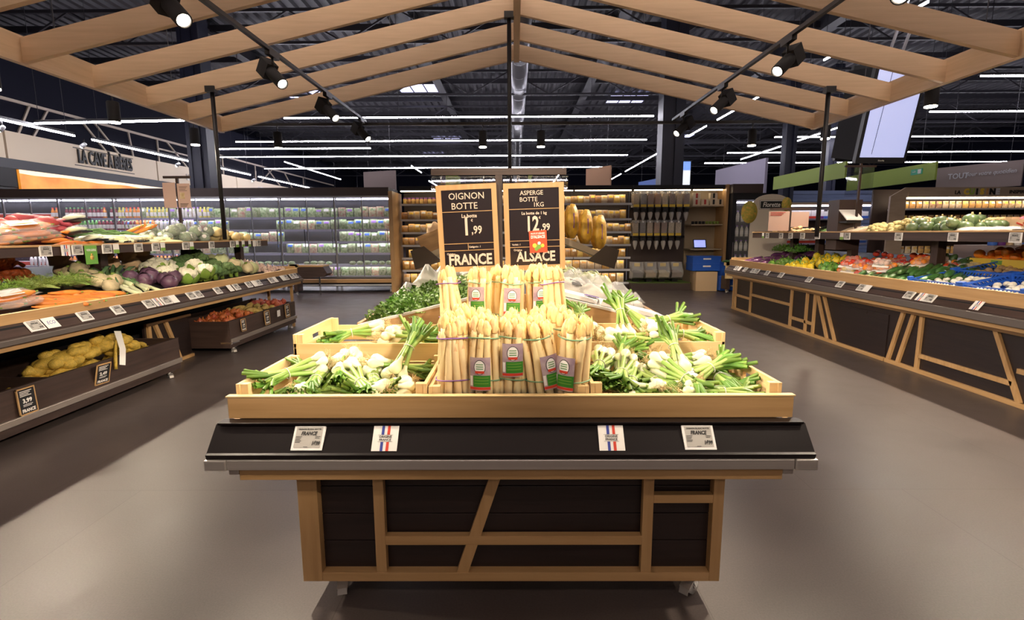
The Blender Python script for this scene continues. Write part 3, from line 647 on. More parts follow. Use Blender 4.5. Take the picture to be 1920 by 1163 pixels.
# slanted upper racks on both sides
rk = thing('slanted_rack', 'dark two-armed rack with sloping wood bars standing over the herb stand', 'rack', (0, 3.42, 0))
MB().box(-.035, .035, -.03, .55, .85, 1.30).obj('post', 'brown_z', rk)
for s in (-1, 1):
    MB().bar((s * .12, 0, 1.232), (s * .60, 0, 1.045), .022, .04).obj('front_bar', 'greyoak', rk, .001)
    MB().bar((s * .12, .5, 1.232), (s * .60, .5, 1.045), .022, .04).obj('back_bar', 'greyoak', rk, .001)
    MB().bar((s * .12, .25, 1.222), (s * .60, .25, 1.035), .47, .012, up=(s*.36, 0, 1)).obj('shelf', 'brown_x', rk)
    MB().prism([(s * .48, 1.02), (s * .66, .965), (s * .69, 1.09), (s * .60, 1.12)], 'y', -.02, -.01).obj('end_bracket', 'bracketmetal', rk)
# ------------------------------------------------------------------ produce materials
M('asp', (.86, .71, .38), .45, var=1, vcol=(.80, .56, .28), vscale=14, rand=.1, bump=.1, bscale=40)
M('asptip', (.80, .60, .22), .55, var=1, vcol=(.76, .46, .24), vscale=30, rand=.08)
M('aspgrey', (.62, .60, .56), .5)
M('bandpurple', (.22, .09, .35), .5); M('bandgreen', (.18, .36, .20), .5)
M('bulb', (.84, .81, .62), .3, var=1, vcol=(.68, .72, .40), vscale=6, rand=.08, coat=.2)
M('stalk', (.44, .55, .17), .35, var=1, vcol=(.17, .32, .05), vscale=5, rand=.12)
M('leafdark', (.14, .27, .03), .45, var=1, vcol=(.06, .15, .015), vscale=9, rand=.2)
M('leafmid', (.26, .40, .06), .45, var=.5, vscale=9, rand=.2)
M('root', (.60, .45, .22), .8)
M('carrot', (.85, .27, .05), .45, var=.3, vscale=12, rand=.1, bump=.15, bscale=30)
M('onionskin', (.60, .17, .05), .35, var=1, vcol=(.40, .09, .03), vscale=9, stretch=(4, 4, .6), rand=.15, coat=.3)
M('onionpink', (.62, .14, .09), .35, var=1, vcol=(.45, .10, .05), vscale=8, stretch=(4, 4, .6), rand=.15)
M('potato', (.70, .50, .16), .6, var=.25, vscale=16, rand=.1); M('potatored', (.50, .12, .05), .6, var=.3, vscale=12, rand=.12)
M('netyellow', (.80, .54, .09), .55, var=.4, vscale=60, bump=.5, bscale=180); M('netred', (.62, .12, .025), .5, var=.5, vscale=70, bump=.5, bscale=150)
M('zucchini', (.035, .095, .022), .3, var=1, vcol=(.08, .17, .045), vscale=30, rand=.25, coat=.3)
M('greenpepper', (.14, .32, .04), .2, rand=.2, var=.3, coat=.5); M('yellowpepper', (.85, .62, .03), .2, var=.15, rand=.08, coat=.5); M('orangepepper', (.85, .33, .02), .2, var=.15, rand=.08, coat=.5)
M('tomato', (.66, .05, .02), .2, var=.2, rand=.1, coat=.5); M('eggplant', (.07, .02, .07), .2, var=1, vcol=(.20, .06, .17), vscale=7, rand=.3, coat=.4)
M('redcabbage', (.055, .022, .045), .3, var=1, vcol=(.16, .08, .13), vscale=8, stretch=(1, 1, 3), coat=.3)
M('whitecabbage', (.66, .70, .36), .4, var=.3, vscale=6, rand=.1); M('celeriac', (.72, .60, .36), .7, var=.35, vscale=18, rand=.08, bump=.5, bscale=30)
M('curd', (.84, .80, .62), .7, bump=.8, bscale=70, var=.12, vscale=30); M('broccoli', (.13, .23, .07), .8, bump=1, bscale=90, var=.5, vscale=40, rand=.15)
M('leekwhite', (.80, .80, .60), .35, var=1, vcol=(.60, .68, .34), vscale=4, rand=.05); M('leekgreen', (.11, .22, .08), .45, var=1, vcol=(.20, .33, .14), vscale=8, rand=.15)
M('sweetpotato', (.68, .45, .22), .7, var=.3, vscale=14, rand=.1); M('pinkpotato', (.42, .06, .085), .6, var=.35, vscale=12, rand=.15)
M('squash', (.045, .085, .03), .3, var=1, vcol=(.15, .21, .09), vscale=13, rand=.15, coat=.3); M('squashyellow', (.74, .58, .26), .5, var=.3, vscale=12, rand=.12)
M('orange', (.88, .25, .02), .4, bump=.2, bscale=90, var=.15, rand=.05); M('mushroom', (.85, .80, .68), .6, var=.15, rand=.05); M('mushbrown', (.58, .36, .18), .6, var=.25, rand=.12)
M('garlic', (.78, .64, .52), .6, var=1, vcol=(.62, .38, .32), vscale=9, rand=.12); M('avocado', (.06, .12, .035), .45, var=.5, vscale=40, rand=.2, bump=.4, bscale=60)
M('film', (.95, .95, .95), .12, alpha=.22, spec=.8, bump=.6, bscale=14); M('filmwhite', (.86, .84, .78), .3, alpha=.75, spec=.8, bump=.8, bscale=12)
M('bluecrate', (.02, .10, .50), .4); M('kraft', (.42, .27, .14), .8); M('kraftlight', (.60, .42, .25), .8); M('nettan', (.50, .40, .16), .6, var=.4, vscale=50, bump=.5, bscale=150)
M('labelbase', (.30, .20, .27), .35, var=1, vcol=(.52, .40, .40), vscale=30); M('labelgreen', (.04, .22, .02), .4)

def zl(x): return .726 + .2 * (abs(x) - 2.86)
def zr_(x): return .722 + .2 * (abs(x) - 3.34)
ZUL, ZUR = 1.109, 1.180          # tops of the upper shelves
class Heap:
    """drops items one on another so that piles rest on their support"""
    def __init__(s, zf): s.zf = zf; s.p = []
    def peek(s, x, y, r, squash=.8):
        z = s.zf(x) + r
        for (c, d, e, q) in s.p:
            dd = (x - c) ** 2 + (y - d) ** 2; R = (r + q) * squash
            if dd < R * R: z = max(z, e + math.sqrt(R * R - dd))
        return z
    def drop(s, x, y, r, ax=None, L=0., squash=.8):
        pts = [(x, y)] if ax is None else [(x + math.cos(ax) * L * t, y + math.sin(ax) * L * t) for t in (-1, 0, 1)]
        zs = []
        for (a, b) in pts:
            z = s.zf(a) + r
            for (c, d, e, q) in s.p:
                dd = (a - c) ** 2 + (b - d) ** 2; R = (r + q) * squash
                if dd < R * R: z = max(z, e + math.sqrt(R * R - dd))
            zs.append(z)
        z0 = max(zs[0], zs[-1], zs[len(zs) // 2]) if ax is None else max(sum(zs) / 3, zs[1])
        for (a, b) in pts: s.p.append((a, b, z0, r))
        return z0
def heap(n, xr, yr, r, zf, specs, name, label, cat, grp, L=0., ax=None, jit=.4, scale=(.9, 1.1), H=None, squash=.8, roll=None, mound=0.):
    h = H or Heap(zf)
    for i in range(n):
        best = None
        for _ in range(7):
            x = U(*xr); y = U(*yr); e = h.peek(x, y, r, squash) - zf(x) + mound * .25 * abs(y - sum(yr) / 2)
            if best is None or e < best[0]: best = (e, x, y)
        x, y = best[1:]
        sc = U(*scale)
        if L:
            a = (ax if ax is not None else 0) + U(-jit, jit)
            z = h.drop(x, y, r * sc, a, L * .36, squash)
            rot = (U(-PI, PI) if roll is None else roll, U(-.08, .05) - math.cos(a) * (zf(x + .01) - zf(x - .01)) / .02, a)
        else:
            z = h.drop(x, y, r * sc, squash=squash)
            rot = (U(-.7, .7), U(-.7, .7), U(-PI, PI)) if roll is None else (roll + U(-.15, .15), U(-.15, .15), U(-PI, PI))
        sp = rnd.choice(specs)
        put(name, sp, (x, y, z), rot, label if isinstance(label, str) else label(i), cat, grp, sc)
    return h

# ---- single vegetables (three shapes of each where they differ)
def v_tube(nm, mat, L, prof, bend=.0, n=9, stem=None, flat=1.):
    b = MB(); K = len(prof); pts = []
    for i in range(K):
        t = i / (K - 1); pts.append(((t - .5) * L, 0, bend * (1 - (2 * t - 1) ** 2) - bend * .5))
    b.tube(pts, prof, n, 0, flat=flat); return b
def carrots():
    out = []
    for k in range(3):
        b = v_tube('carrot', 0, .17, [.004, .009, .013, .016, .018, .017, .008], U(-.012, .012)); b.tube([(.083, 0, 0), (.10, U(-.005, .005), .004)], [.006, .003], 6, 1); out.append(b.mesh('carrot', ['carrot', 'leafmid']))
    return out
CARROT = carrots()
ONION = [MB().lathe([(.002, -.030), (.012, -.030), (.026, -.022), (.034, -.006), (.034, .008), (.024, .022), (.010, .030), (.005, .042), (.002, .050)], 14, T=Matrix.Scale(U(.9, 1.1), 4, (0, 0, 1))).mesh('onion', 'onionskin') for k in range(2)]
ONIONP = [MB().lathe([(.002, -.028), (.012, -.028), (.026, -.020), (.033, -.004), (.033, .008), (.022, .022), (.009, .030), (.004, .040)], 14).mesh('onion', 'onionpink')]
POTATO = [MB().ell((0, 0, 0), (.046, .034, .030), 12, 8, amp=.25, fr=6, seed=k * 3.1).mesh('potato', 'potato') for k in range(3)]
ZUC = []
for k in range(3):
    b = v_tube('z', 0, .19, [.008, .020, .025, .026, .024, .021, .012], U(-.015, .02), 10)
    ZUC.append([('fruit', b.mesh('fruit', 'zucchini')), ('stem', MB().tube([(.092, 0, -.004), (.112, 0, -.002)], [.010, .008], 6).mesh('stem', 'leafmid'))])
def peppers(mat):
    out = []
    for k in range(2):
        b = MB(); b.ell((0, 0, 0), (.038, .038, .044), 16, 9, amp=.12, seed=k * 2.2, lob=4, lamp=.11)
        out.append([('fruit', b.mesh('fruit', mat)), ('stem', MB().tube([(0, 0, .036), (.002, 0, .050), (.008, 0, .062)], [.009, .005, .006], 6).mesh('stem', 'leafmid'))])
    return out
GPEP, YPEP, OPEP = peppers('greenpepper'), peppers('yellowpepper'), peppers('orangepepper')
def star(r, z):
    b = MB()
    for k in range(5):
        a = k * 2 * PI / 5; b.add([(0, 0, z + .002), (r * .4 * math.cos(a - .5), r * .4 * math.sin(a - .5), z + .001), (r * math.cos(a), r * math.sin(a), z - .003), (r * .4 * math.cos(a + .5), r * .4 * math.sin(a + .5), z + .001)], [(0, 1, 2, 3)])
    b.tube([(0, 0, z), (0, 0, z + .01)], .002, 5); return b
TOM = [[('fruit', MB().ell((0, 0, 0), (.035, .035, .029), 14, 8, lob=5, lamp=.04).mesh('fruit', 'tomato')), ('calyx', star(.02, .029).mesh('calyx', 'leafmid'))]]
EGG = [[('fruit', v_tube('e', 0, .19, [.008, .028, .034, .033, .028, .022, .014], U(-.02, .02), 12).mesh('fruit', 'eggplant')), ('calyx', MB().tube([(.075, 0, 0), (.10, 0, 0), (.118, 0, .004)], [.024, .010, .006], 8).mesh('calyx', 'leafmid'))] for k in range(2)]
def leafshell(b, r, a0, w, z0, z1, m, off=1.05, curl=.0, n=6):
    vs = []; 
    for i in range(n + 1):
        t = z0 + (z1 - z0) * i / n; ww = w * (math.sin(PI * (.15 + .8 * i / n)))
        for k in range(n + 1):
            a = a0 + ww * (k / n - .5) * 2; rr = r * (off + curl * (i / n) ** 2 + .03 * math.sin(k * 2.4 + i))
            vs.append((rr * math.cos(a) * math.sin(t), rr * math.sin(a) * math.sin(t), rr * math.cos(t)))
    b.add(vs, [(i * (n + 1) + k, i * (n + 1) + k + 1, (i + 1) * (n + 1) + k + 1, (i + 1) * (n + 1) + k) for i in range(n) for k in range(n)], m)
def cabbage(mat):
    h = MB().ell((0, 0, 0), (.078, .078, .070), 18, 10, amp=.06, seed=1).mesh('head', mat); b = MB()
    for k in range(4): leafshell(b, .078, k * 1.6, .9, 2.6, .5, 0, 1.03, .03)
    return [('head', h), ('outer_leaves', b.mesh('outer_leaves', mat))]
RCAB, WCAB = cabbage('redcabbage'), cabbage('whitecabbage')
def florets(mat, n, R, r, seed):
    b = MB(); q = random.Random(seed)
    for k in range(n):
        t = math.acos(1 - (k + .5) / n * 1.05); a = k * 2.39996
        b.ell((R * math.sin(t) * math.cos(a), R * math.sin(t) * math.sin(a), R * .72 * math.cos(t)), (r * q.uniform(.9, 1.25),) * 3, 8, 6, 0, .25, 14, k)
    return b
CAUL = [('curd', florets('curd', 22, .055, .024, 3).ell((0, 0, 0), (.058, .058, .04), 10, 6).mesh('curd', 'curd'))]
b = MB()
for k in range(6): leafshell(b, .082, k * 1.05, .55, 2.7, 1.35, 0, 1., .18)
CAUL.append(('leaves', b.mesh('leaves', 'leafmid')))
BROC = [('crown', florets('broccoli', 18, .05, .026, 5).mesh('crown', 'broccoli')), ('stalk', MB().tube([(0, 0, -.07), (0, 0, -.03), (0, 0, .01)], [.018, .02, .035], 8).mesh('stalk', 'leafmid'))]
CELER = [[('root', MB().ell((0, 0, 0), (.066, .066, .058), 16, 10, amp=.25, fr=14, seed=4).mesh('root', 'celeriac')), ('stub', MB().tube([(0, 0, .05), (.003, 0, .072)], [.024, .015], 7).mesh('stub', 'leafmid'))]]
def leek(k):
    w = MB().tube([(-.24, 0, 0), (-.22, 0, 0), (-.1, 0, 0), (.02, .0, 0)], [.012, .017, .015, .017], 10).mesh('shaft', 'leekwhite')
    b = MB(); q = random.Random(k)
    for i in range(6):
        s = (i - 2.5) * .03; lift = q.uniform(0, .05); pts = [(0, s * .15, .002 * i), (.09, s * .6, .006 + lift * .3), (.19, s * 1.5, .005 + lift), (.28 + q.uniform(-.04, .04), s * 2.4, lift * .7)]
        b.tube(pts, [.014, .017, .015, .003], 6, 0, flat=.25)
    r = MB()
    for i in range(8): r.tube([(-.24, 0, 0), (-.26, q.uniform(-.014, .014), q.uniform(-.012, .012))], [.0012, .0006], 4)
    return [('shaft', w), ('leaves', b.mesh('leaves', 'leekgreen')), ('roots', r.mesh('roots', 'root'))]
LEEK = [leek(k) for k in range(3)]
def spindle(mat, k, L=.15, R=.030): return MB().tube([(-L / 2, 0, 0), (-L * .38, .004, 0), (-L * .15, 0, .006), (L * .1, -.003, .006), (L * .35, 0, 0), (L / 2, .006, -.004)], [.005, R * .62, R, R * .95, R * .6, .004], 10).mesh('root', mat)
SWEET = [spindle('sweetpotato', k, U(.13, .17), U(.026, .034)) for k in range(3)]; PINK = [spindle('pinkpotato', k, U(.13, .18), U(.026, .034)) for k in range(3)]
SQ = [[('fruit', MB().ell((0, 0, 0), (.052, .052, .047), 20, 8, lob=10, lamp=.04).mesh('fruit', 'squash')), ('stem', MB().tube([(0, 0, .042), (.003, 0, .062)], [.008, .006], 6).mesh('stem', 'root'))]]
SQY = [MB().ell((0, 0, 0), (.055, .05, .045), 14, 8, amp=.1, seed=k).mesh('fruit', 'squashyellow') for k in range(2)]
ORANGE = [MB().ell((0, 0, 0), (.040, .040, .038), 14, 8).mesh('orange', 'orange')]
def mush(mat): return [MB().lathe([(.001, .022), (.014, .020), (.023, .010), (.025, 0), (.020, -.005), (.010, -.006), (.009, -.020), (.010, -.024), (.001, -.025)], 12).mesh('mushroom', mat)]
MUW, MUB = mush('mushroom'), mush('mushbrown')
GARL = [MB().lathe([(.001, -.018), (.014, -.017), (.023, -.004), (.020, .008), (.008, .018), (.004, .034)], 10, lob=5, amp=.08).mesh('bulb', 'garlic')]
AVO = [MB().lathe([(.001, -.045), (.02, -.042), (.034, -.022), (.034, 0), (.024, .026), (.013, .042), (.001, .048)], 12).mesh('fruit', 'avocado')]

# ------------------------------------------------------------------ asparagus
def spear(L, r, bend, seed):
    q = random.Random(seed); b = MB(); n = 9; pts = []; rad = []
    for i in range(n):
        t = i / (n - 1); pts.append((bend * t * t, .004 * math.sin(t * 5 + seed), t * L * .82)); rad.append(r * (1.0 - .10 * t + .03 * math.sin(t * 17 + seed)))
    b.tube(pts, rad, 10, 0)
    bx = bend * .75
    tip = [(r * .90, L * .80), (r * 1.0, L * .84), (r * 1.03, L * .89), (r * .93, L * .935), (r * .68, L * .97), (r * .35, L * .993), (r * .08, L)]
    b.lathe(tip, 10, 1, Matrix.Translation((bx + bend * .1, 0, 0)))
    for i in range(9):                                            # scales on the tip
        a = i * 2.4; z = L * (.80 + .018 * i); rr = r * (1.04 - .06 * max(0, i - 4))
        c = Vector((bx + bend * .1 + rr * math.cos(a), rr * math.sin(a), z)); o = Vector((math.cos(a), math.sin(a), 0)); s = Vector((-math.sin(a), math.cos(a), 0))
        b.add([c - s * r * .5 - Vector((0, 0, r * .5)), c + s * r * .5 - Vector((0, 0, r * .5)), c + o * r * .25 + Vector((0, 0, r * .1)), c + Vector((0, 0, r * 1.5)) - o * r * .1], [(0, 1, 2), (1, 3, 2), (3, 0, 2)], 1)
    for i in range(3):
        a = q.uniform(0, 6.28); z = L * q.uniform(.25, .75); t = z / (L * .82); c = Vector((bend * t * t + r * .98 * math.cos(a), r * .98 * math.sin(a), z)); o = Vector((math.cos(a), math.sin(a), 0)); s = Vector((-math.sin(a), math.cos(a), 0))
        b.add([c - s * r * .5, c + s * r * .5, c + o * r * .16 + Vector((0, 0, r * .4)), c + Vector((0, 0, r * 1.3))], [(0, 1, 2), (1, 3, 2), (3, 0, 2)], 1)
    return b.mesh('spear', ['asp', 'asptip'])
SPEARS = [spear(U(.235, .262), U(.0122, .0142), U(-.012, .012), k) for k in range(7)] + [spear(.20, .013, .03, 9), spear(.262, .0135, .004, 11)]
def arc_patch(b, R, a0, a1, z0, z1, m, off=0., n=8, fz=1.):
    vs = []
    for i in range(n + 1):
        a = a0 + (a1 - a0) * i / n
        for z in (z0, z1): vs.append(((R + off) * math.sin(a), -(R + off) * math.cos(a) * fz, z))
    b.add(vs, [(2 * i, 2 * i + 2, 2 * i + 3, 2 * i + 1) for i in range(n)], m)
def ell_patch(b, R, zc, w, h, m, off, n=18, fz=1., ac=0.):
    vs = [((R + off) * math.sin(ac), -(R + off) * math.cos(ac) * fz, zc)]
    for i in range(n):
        t = 2 * PI * i / n; a = ac + w / R * math.cos(t); vs.append(((R + off) * math.sin(a), -(R + off) * math.cos(a) * fz, zc + h * math.sin(t)))
    b.add(vs, [(0, 1 + i, 1 + (i + 1) % n) for i in range(n)], m)
def asp_label(R, ac, zc):
    b = MB(); w = .034 / R
    arc_patch(b, R, ac - w, ac + w, zc - .060, zc + .045, 0, 0); arc_patch(b, R, ac - w * .98, ac + w * .98, zc - .057, zc - .049, 2, .0006)
    arc_patch(b, R, ac - w * .62, ac + w * .98, zc - .048, zc - .012, 1, .0006)
    arc_patch(b, R, ac - w * .95, ac - w * .70, zc - .045, zc - .014, 3, .0006)
    ell_patch(b, R, zc + .014, .0185, .0235, 4, .0007, ac=ac); ell_patch(b, R, zc + .014, .0165, .0215, 3, .0011, ac=ac)
    for k in range(3): arc_patch(b, R, ac - .011 / R, ac + .011 / R, zc + .008 + k * .007, zc + .0105 + k * .007, 1, .0015)
    arc_patch(b, R, ac - .014 / R, ac + .014 / R, zc - .005, zc + .003, 2, .0016)
    for k in range(3): arc_patch(b, R, ac - w * .5, ac + w * .8, zc - .018 - k * .009, zc - .020 - k * .009, 5, .0012)
    return b.mesh('label', ['labelbase', 'labelgreen', 'tagred', 'paper', 'ink', 'green'])
def asp_bunch(x, y, z, lab, grp, label=True, band='bandgreen', n=15, R=.048, lean=(0, 0), ac=0., seed=0, rz=0., low=False):
    q = random.Random(seed); t = thing('asparagus_bunch', lab, 'asparagus', (x, y, z), (lean[1], lean[0], rz), grp)
    k = 0
    pos = [(0, 0)] + [(.42 * math.cos(i * 1.257), .42 * math.sin(i * 1.257)) for i in range(5)] + [(.88 * math.cos(i * .698 + .2), .88 * math.sin(i * .698 + .2)) for i in range(9)]
    for (u, v) in pos[:n]:
        px, py = u * R, v * R * .8; m = SPEARS[q.randrange(8) if (v < 0 and q.random() < .12) else q.randrange(7)]
        o = place(m, 'spear', t, (px, py, 0), (0, 0, 0), q.uniform(.95, 1.04))
        o.rotation_euler = (v * .03 + q.uniform(-.012, .012), -u * .045 + q.uniform(-.02, .02), q.uniform(-.5, .5))
    for zz, s in ((.052, 1.0), (.185, .90)):
        rr = (R * .88 + .0142) * s; pts = [(rr * math.sin(a * PI / 14), -rr * .84 * math.cos(a * PI / 14), zz + .003 * math.sin(a * .45 + seed)) for a in range(29)]
        MB().tube(pts, .0021, 5, 0, caps=False).obj('rubber_band', band, t)
    if label:
        m = asp_label(R * .88 + .0165, ac, .125 if not low else .085); place(m, 'label', t)
    return t
gF, gM, gB = 'asparagus bunches in the front row', 'asparagus bunches in the middle row', 'asparagus bunches in the rear row'
zf = .694
asp_bunch(-.196, 1.585, zf, 'white asparagus bunch with purple bands and no label, leftmost of the front row', gF, False, 'bandpurple', R=.050, seed=1, lean=(.01, .0))
asp_bunch(-.100, 1.59, zf, 'white asparagus bunch with a low label, second from left in the front row', gF, True, 'bandgreen', R=.052, seed=2, ac=-.15, low=True)
asp_bunch(-.010, 1.60, zf, 'white asparagus bunch with a high label, middle of the front row', gF, True, 'bandgreen', R=.047, seed=3, ac=.05)
asp_bunch(.096, 1.585, zf, 'white asparagus bunch leaning left with label on its right side, fourth of front row', gF, True, 'bandgreen', R=.050, seed=4, ac=.55, lean=(-.16, -.03), low=True)
asp_bunch(.178, 1.575, zf, 'white asparagus bunch with label on its left side, rightmost of the front row', gF, True, 'bandgreen', R=.050, seed=5, ac=-.6, low=True, lean=(.05, .0))
for i, (x, y, bd, l, ln) in enumerate(((-.205, 1.73, 'bandpurple', 'behind the purple-banded front bunch', 0), (-.105, 1.73, 'bandgreen', 'behind the second front bunch', 0), (.005, 1.74, 'bandgreen', 'behind the middle front bunch', 0), (.085, 1.73, 'bandgreen', 'behind the leaning front bunch', -.05), (.170, 1.74, 'bandgreen', 'behind the rightmost front bunch', 0),
                                    (-.19, 1.85, 'bandgreen', 'at the left back of the front crate', 0), (.13, 1.855, 'bandgreen', 'at the right back of the front crate', 0))):
    asp_bunch(x, y, zf, 'white asparagus bunch ' + l, gM, False, bd, n=14, R=.045, seed=20 + i, lean=(ln, 0))
zb_ = .82
for i, (x, y, bd, lb, ac, ln, l) in enumerate(((-.250, 2.06, 'bandpurple', False, 0, -.10, 'with purple bands at the left of the rear row'), (-.150, 2.08, 'bandgreen', True, -.1, 0, 'with a label, second from left in the rear row'),
                                  (-.015, 2.03, 'bandgreen', True, 0, .03, 'with a label, in the middle of the rear row'), (-.060, 2.14, 'bandgreen', False, 0, 0, 'standing behind the middle of the rear row'), (.095, 2.09, 'bandgreen', True, .2, 0, 'with a label, second from right in the rear row'), (.168, 2.05, 'bandpurple', False, 0, -.10, 'with purple bands at the right of the rear row'))):
    asp_bunch(x, y, zb_, 'white asparagus bunch ' + l, gB, lb, bd, n=14, R=.046, seed=40 + i, lean=(ln, 0), ac=ac)

# ------------------------------------------------------------------ spring onions
def onion_bunch(kind, seed):
    """bulbs at the origin end, leaves along +x"""
    q = random.Random(seed); parts = []; n = {0: 8, 1: 6, 2: 5}[kind]
    for i in range(n):
        a = 2 * PI * i / n; yy = .030 * math.cos(a); zz = .024 * math.sin(a) + .02; R = q.uniform(.015, .024)
        T = Matrix.Translation((q.uniform(-.015, .015), yy, zz)) @ Matrix.Rotation(PI / 2, 4, 'Y') @ Matrix.Rotation(q.uniform(-.2, .2), 4, 'X')
        b = MB(); b.lathe([(R * .25, -R * .95), (R * .8, -R * .6), (R, 0), (R * .8, R * .65), (R * .42, R * 1.35), (R * .33, R * 2.2)], 12, 0, T); bm_ = b.mesh('bulb', 'bulb')
        r = MB()
        for k in range(20):
            d = Vector((-1, q.uniform(-1.2, 1.2), q.uniform(-1, 1.2))).normalized(); p0 = T @ Vector((0, 0, -R * .9)); p1 = p0 + d * q.uniform(.012, .026); p2 = p1 + Vector((q.uniform(-.012, .008), q.uniform(-.016, .016), q.uniform(-.012, .02)))
            r.tube([p0, p1, p2], [.0009, .0007, .0004], 3, caps=False)
        parts.append(('bulb', bm_, [('roots', r.mesh('roots', 'root'))]))
        p0 = T @ Vector((0, 0, R * 2.0)); mid = Vector((.115, yy * .35, .022 + zz * .25))
        ex = Vector((.175, yy * .6 + q.uniform(-.012, .012), .018 + (zz - .02) * .8)); e2 = ex + Vector((.025 + q.uniform(0, .03), yy * 1.2 + q.uniform(-.03, .03), q.uniform(-.02, .02)))
        s = MB(); s.tube([p0, mid, ex], [.0075, .0075, .0085], 8, 0, caps=False)
        for g in (-1, 0, 1):
            e = e2 + Vector((q.uniform(-.02, .03), g * .016, q.uniform(-.008, .014)))
            s.tube([mid + Vector((.02, g * .003, 0)), ex + Vector((0, g * .006, 0)), e], [.006, .0078, .0068], 7, 1, caps=False, flat=.75)
            s.tube([e, e - (e - ex).normalized() * .03], [.0060, .005], 7, 2, caps=False)
        parts.append(('stalk', s.mesh('stalk', ['stalk', 'leafdark', 'leafmid'])))
    pts = [(.115, .020 * math.cos(a * PI / 8), .024 + .018 * math.sin(a * PI / 8)) for a in range(17)]
    parts.append(('rubber_band', MB().tube(pts, .0016, 4, caps=False).mesh('rubber_band', 'whitegrey')))
    return parts
OB = [onion_bunch(k % 3, 60 + k) for k in range(5)]
def onions(lst, where, grp):
    for i, (x, y, z, rx, ry, rz, k, lab) in enumerate(lst):
        L = .235; zmin = (.668 if y < 1.92 else .742); y0 = 1.55 if y < 1.92 else 1.965
        if ry > 0: ry = min(ry, math.asin(max(0, min(.9, (z - zmin) / L))))
        ex, ey = x + L * math.cos(rz) * math.cos(ry), y + L * math.sin(rz) * math.cos(ry)
        y += max(0, y0 - ey) - max(0, ey - (y0 + .36)); ex0, ex1 = ((-.84, -.29) if x < 0 else (.25, .79)); x += max(0, ex0 - ex) - max(0, ex - ex1)
        put('spring_onion_bunch', OB[k], (x, y, z), (rx, ry, rz), 'spring onion bunch ' + lab, 'spring onions', grp)
onions([(-.72, 1.76, .675, .1, .25, -1.65, 0, 'in the front left crate, bulbs up at the far left corner'), (-.52, 1.79, .690, .2, .22, -1.2, 1, 'in the front left crate, bulbs up at its middle'),
        (-.62, 1.82, .668, -.3, .15, -1.9, 2, 'in the front left crate, just left of its middle'), (-.44, 1.82, .672, .4, .2, -2.2, 3, 'in the front left crate, pointing down to the left'),
        (-.68, 1.60, .668, .0, .05, .05, 4, 'lying flat along the front of the front left crate'), (-.36, 1.67, .672, 1.2, -.05, -2.6, 0, 'in the front left crate beside the asparagus'),
        (-.42, 1.86, .700, .5, -.75, 1.2, 2, 'in the front left crate, leaves standing up at its far right'), (-.44, 1.60, .672, 0, .03, 2.95, 1, 'lying at the front of the front left crate, leaves to the left'),
        (-.58, 1.70, .715, .2, .2, -.9, 3, 'on top of the heap in the front left crate')], '', 'spring onions in the front left crate')
onions([(.32, 1.80, .675, .1, -.5, .9, 0, 'in the front right crate, leaves raised at the far left'), (.42, 1.78, .695, .2, .28, -1.1, 1, 'in the front right crate, bulbs up left of its middle'),
        (.36, 1.60, .668, .3, .03, .3, 2, 'at the front left corner of the front right crate'), (.52, 1.84, .70, .3, .3, -1.9, 3, 'in the front right crate, bulbs up at the middle'),
        (.58, 1.66, .680, .3, .1, 2.7, 4, 'in the front right crate, bulbs forward at the middle'), (.66, 1.70, .675, .2, -.35, .35, 0, 'in the front right crate, leaves rising to the right'),
        (.68, 1.84, .690, .2, .3, -1.3, 1, 'in the front right crate, bulbs up at the far right'), (.60, 1.60, .665, 0, -.02, -.1, 2, 'lying along the front right of the front right crate'),
        (.46, 1.62, .668, .6, .0, 1.6, 3, 'in the front right crate, bulbs resting on the front rim'), (.50, 1.74, .735, .1, .3, -1.0, 4, 'on top of the heap in the front right crate'), (.57, 1.86, .705, .5, -.7, 1.7, 2, 'in the front right crate, leaves standing up at the back')], '', 'spring onions in the front right crate')
for sx, x0, x1 in ((-1, -.74, -.36), (1, .30, .72)):
    for i in range(6):
        x = U(x0, x1); y = U(1.66, 1.84); r_ = (U(-2.6, -.6), U(-2.0, -1.1), U(-.3, .4), U(2.7, 3.4))[i % 4]
        onions([(x, y, .700 + .008 * i, U(-.5, .5), U(.05, .25), r_, i % 5, 'in the middle of the heap in the front %s crate' % ('left' if sx < 0 else 'right'))], '', 'spring onions heaped in the front %s crate' % ('left' if sx < 0 else 'right'))
onions([(-.56, 2.10, .790, .2, .12, -2.75, 0, 'in the rear left crate, leaves hanging over its left front'), (-.45, 2.20, .775, .3, .25, 1.3, 1, 'in the rear left crate, leaves to the back'),
        (-.46, 2.05, .765, .2, .05, .1, 2, 'in the rear left crate, leaves pointing right'), (-.37, 2.08, .770, .9, 0, .5, 3, 'in the rear left crate beside the riser')], '', 'spring onions in the rear left crate')
onions([(.30, 2.10, .775, .2, -.4, 1.9, 0, 'in the rear right crate, next to the riser'), (.44, 2.06, .780, .3, -.75, 1.65, 1, 'in the rear right crate, thick leaves standing up'),
        (.55, 2.10, .790, .2, -.45, 2.3, 3, 'in the rear right crate, leaves raised to the left'), (.60, 2.04, .785, .2, .1, -.1, 4, 'in the rear right crate, leaves out to the right'), (.36, 2.0, .768, .4, .02, .2, 2, 'lying at the front of the rear right crate'), (.66, 2.2, .78, .2, -.2, .2, 1, 'at the far right of the rear right crate')], '', 'spring onions in the rear right crate')

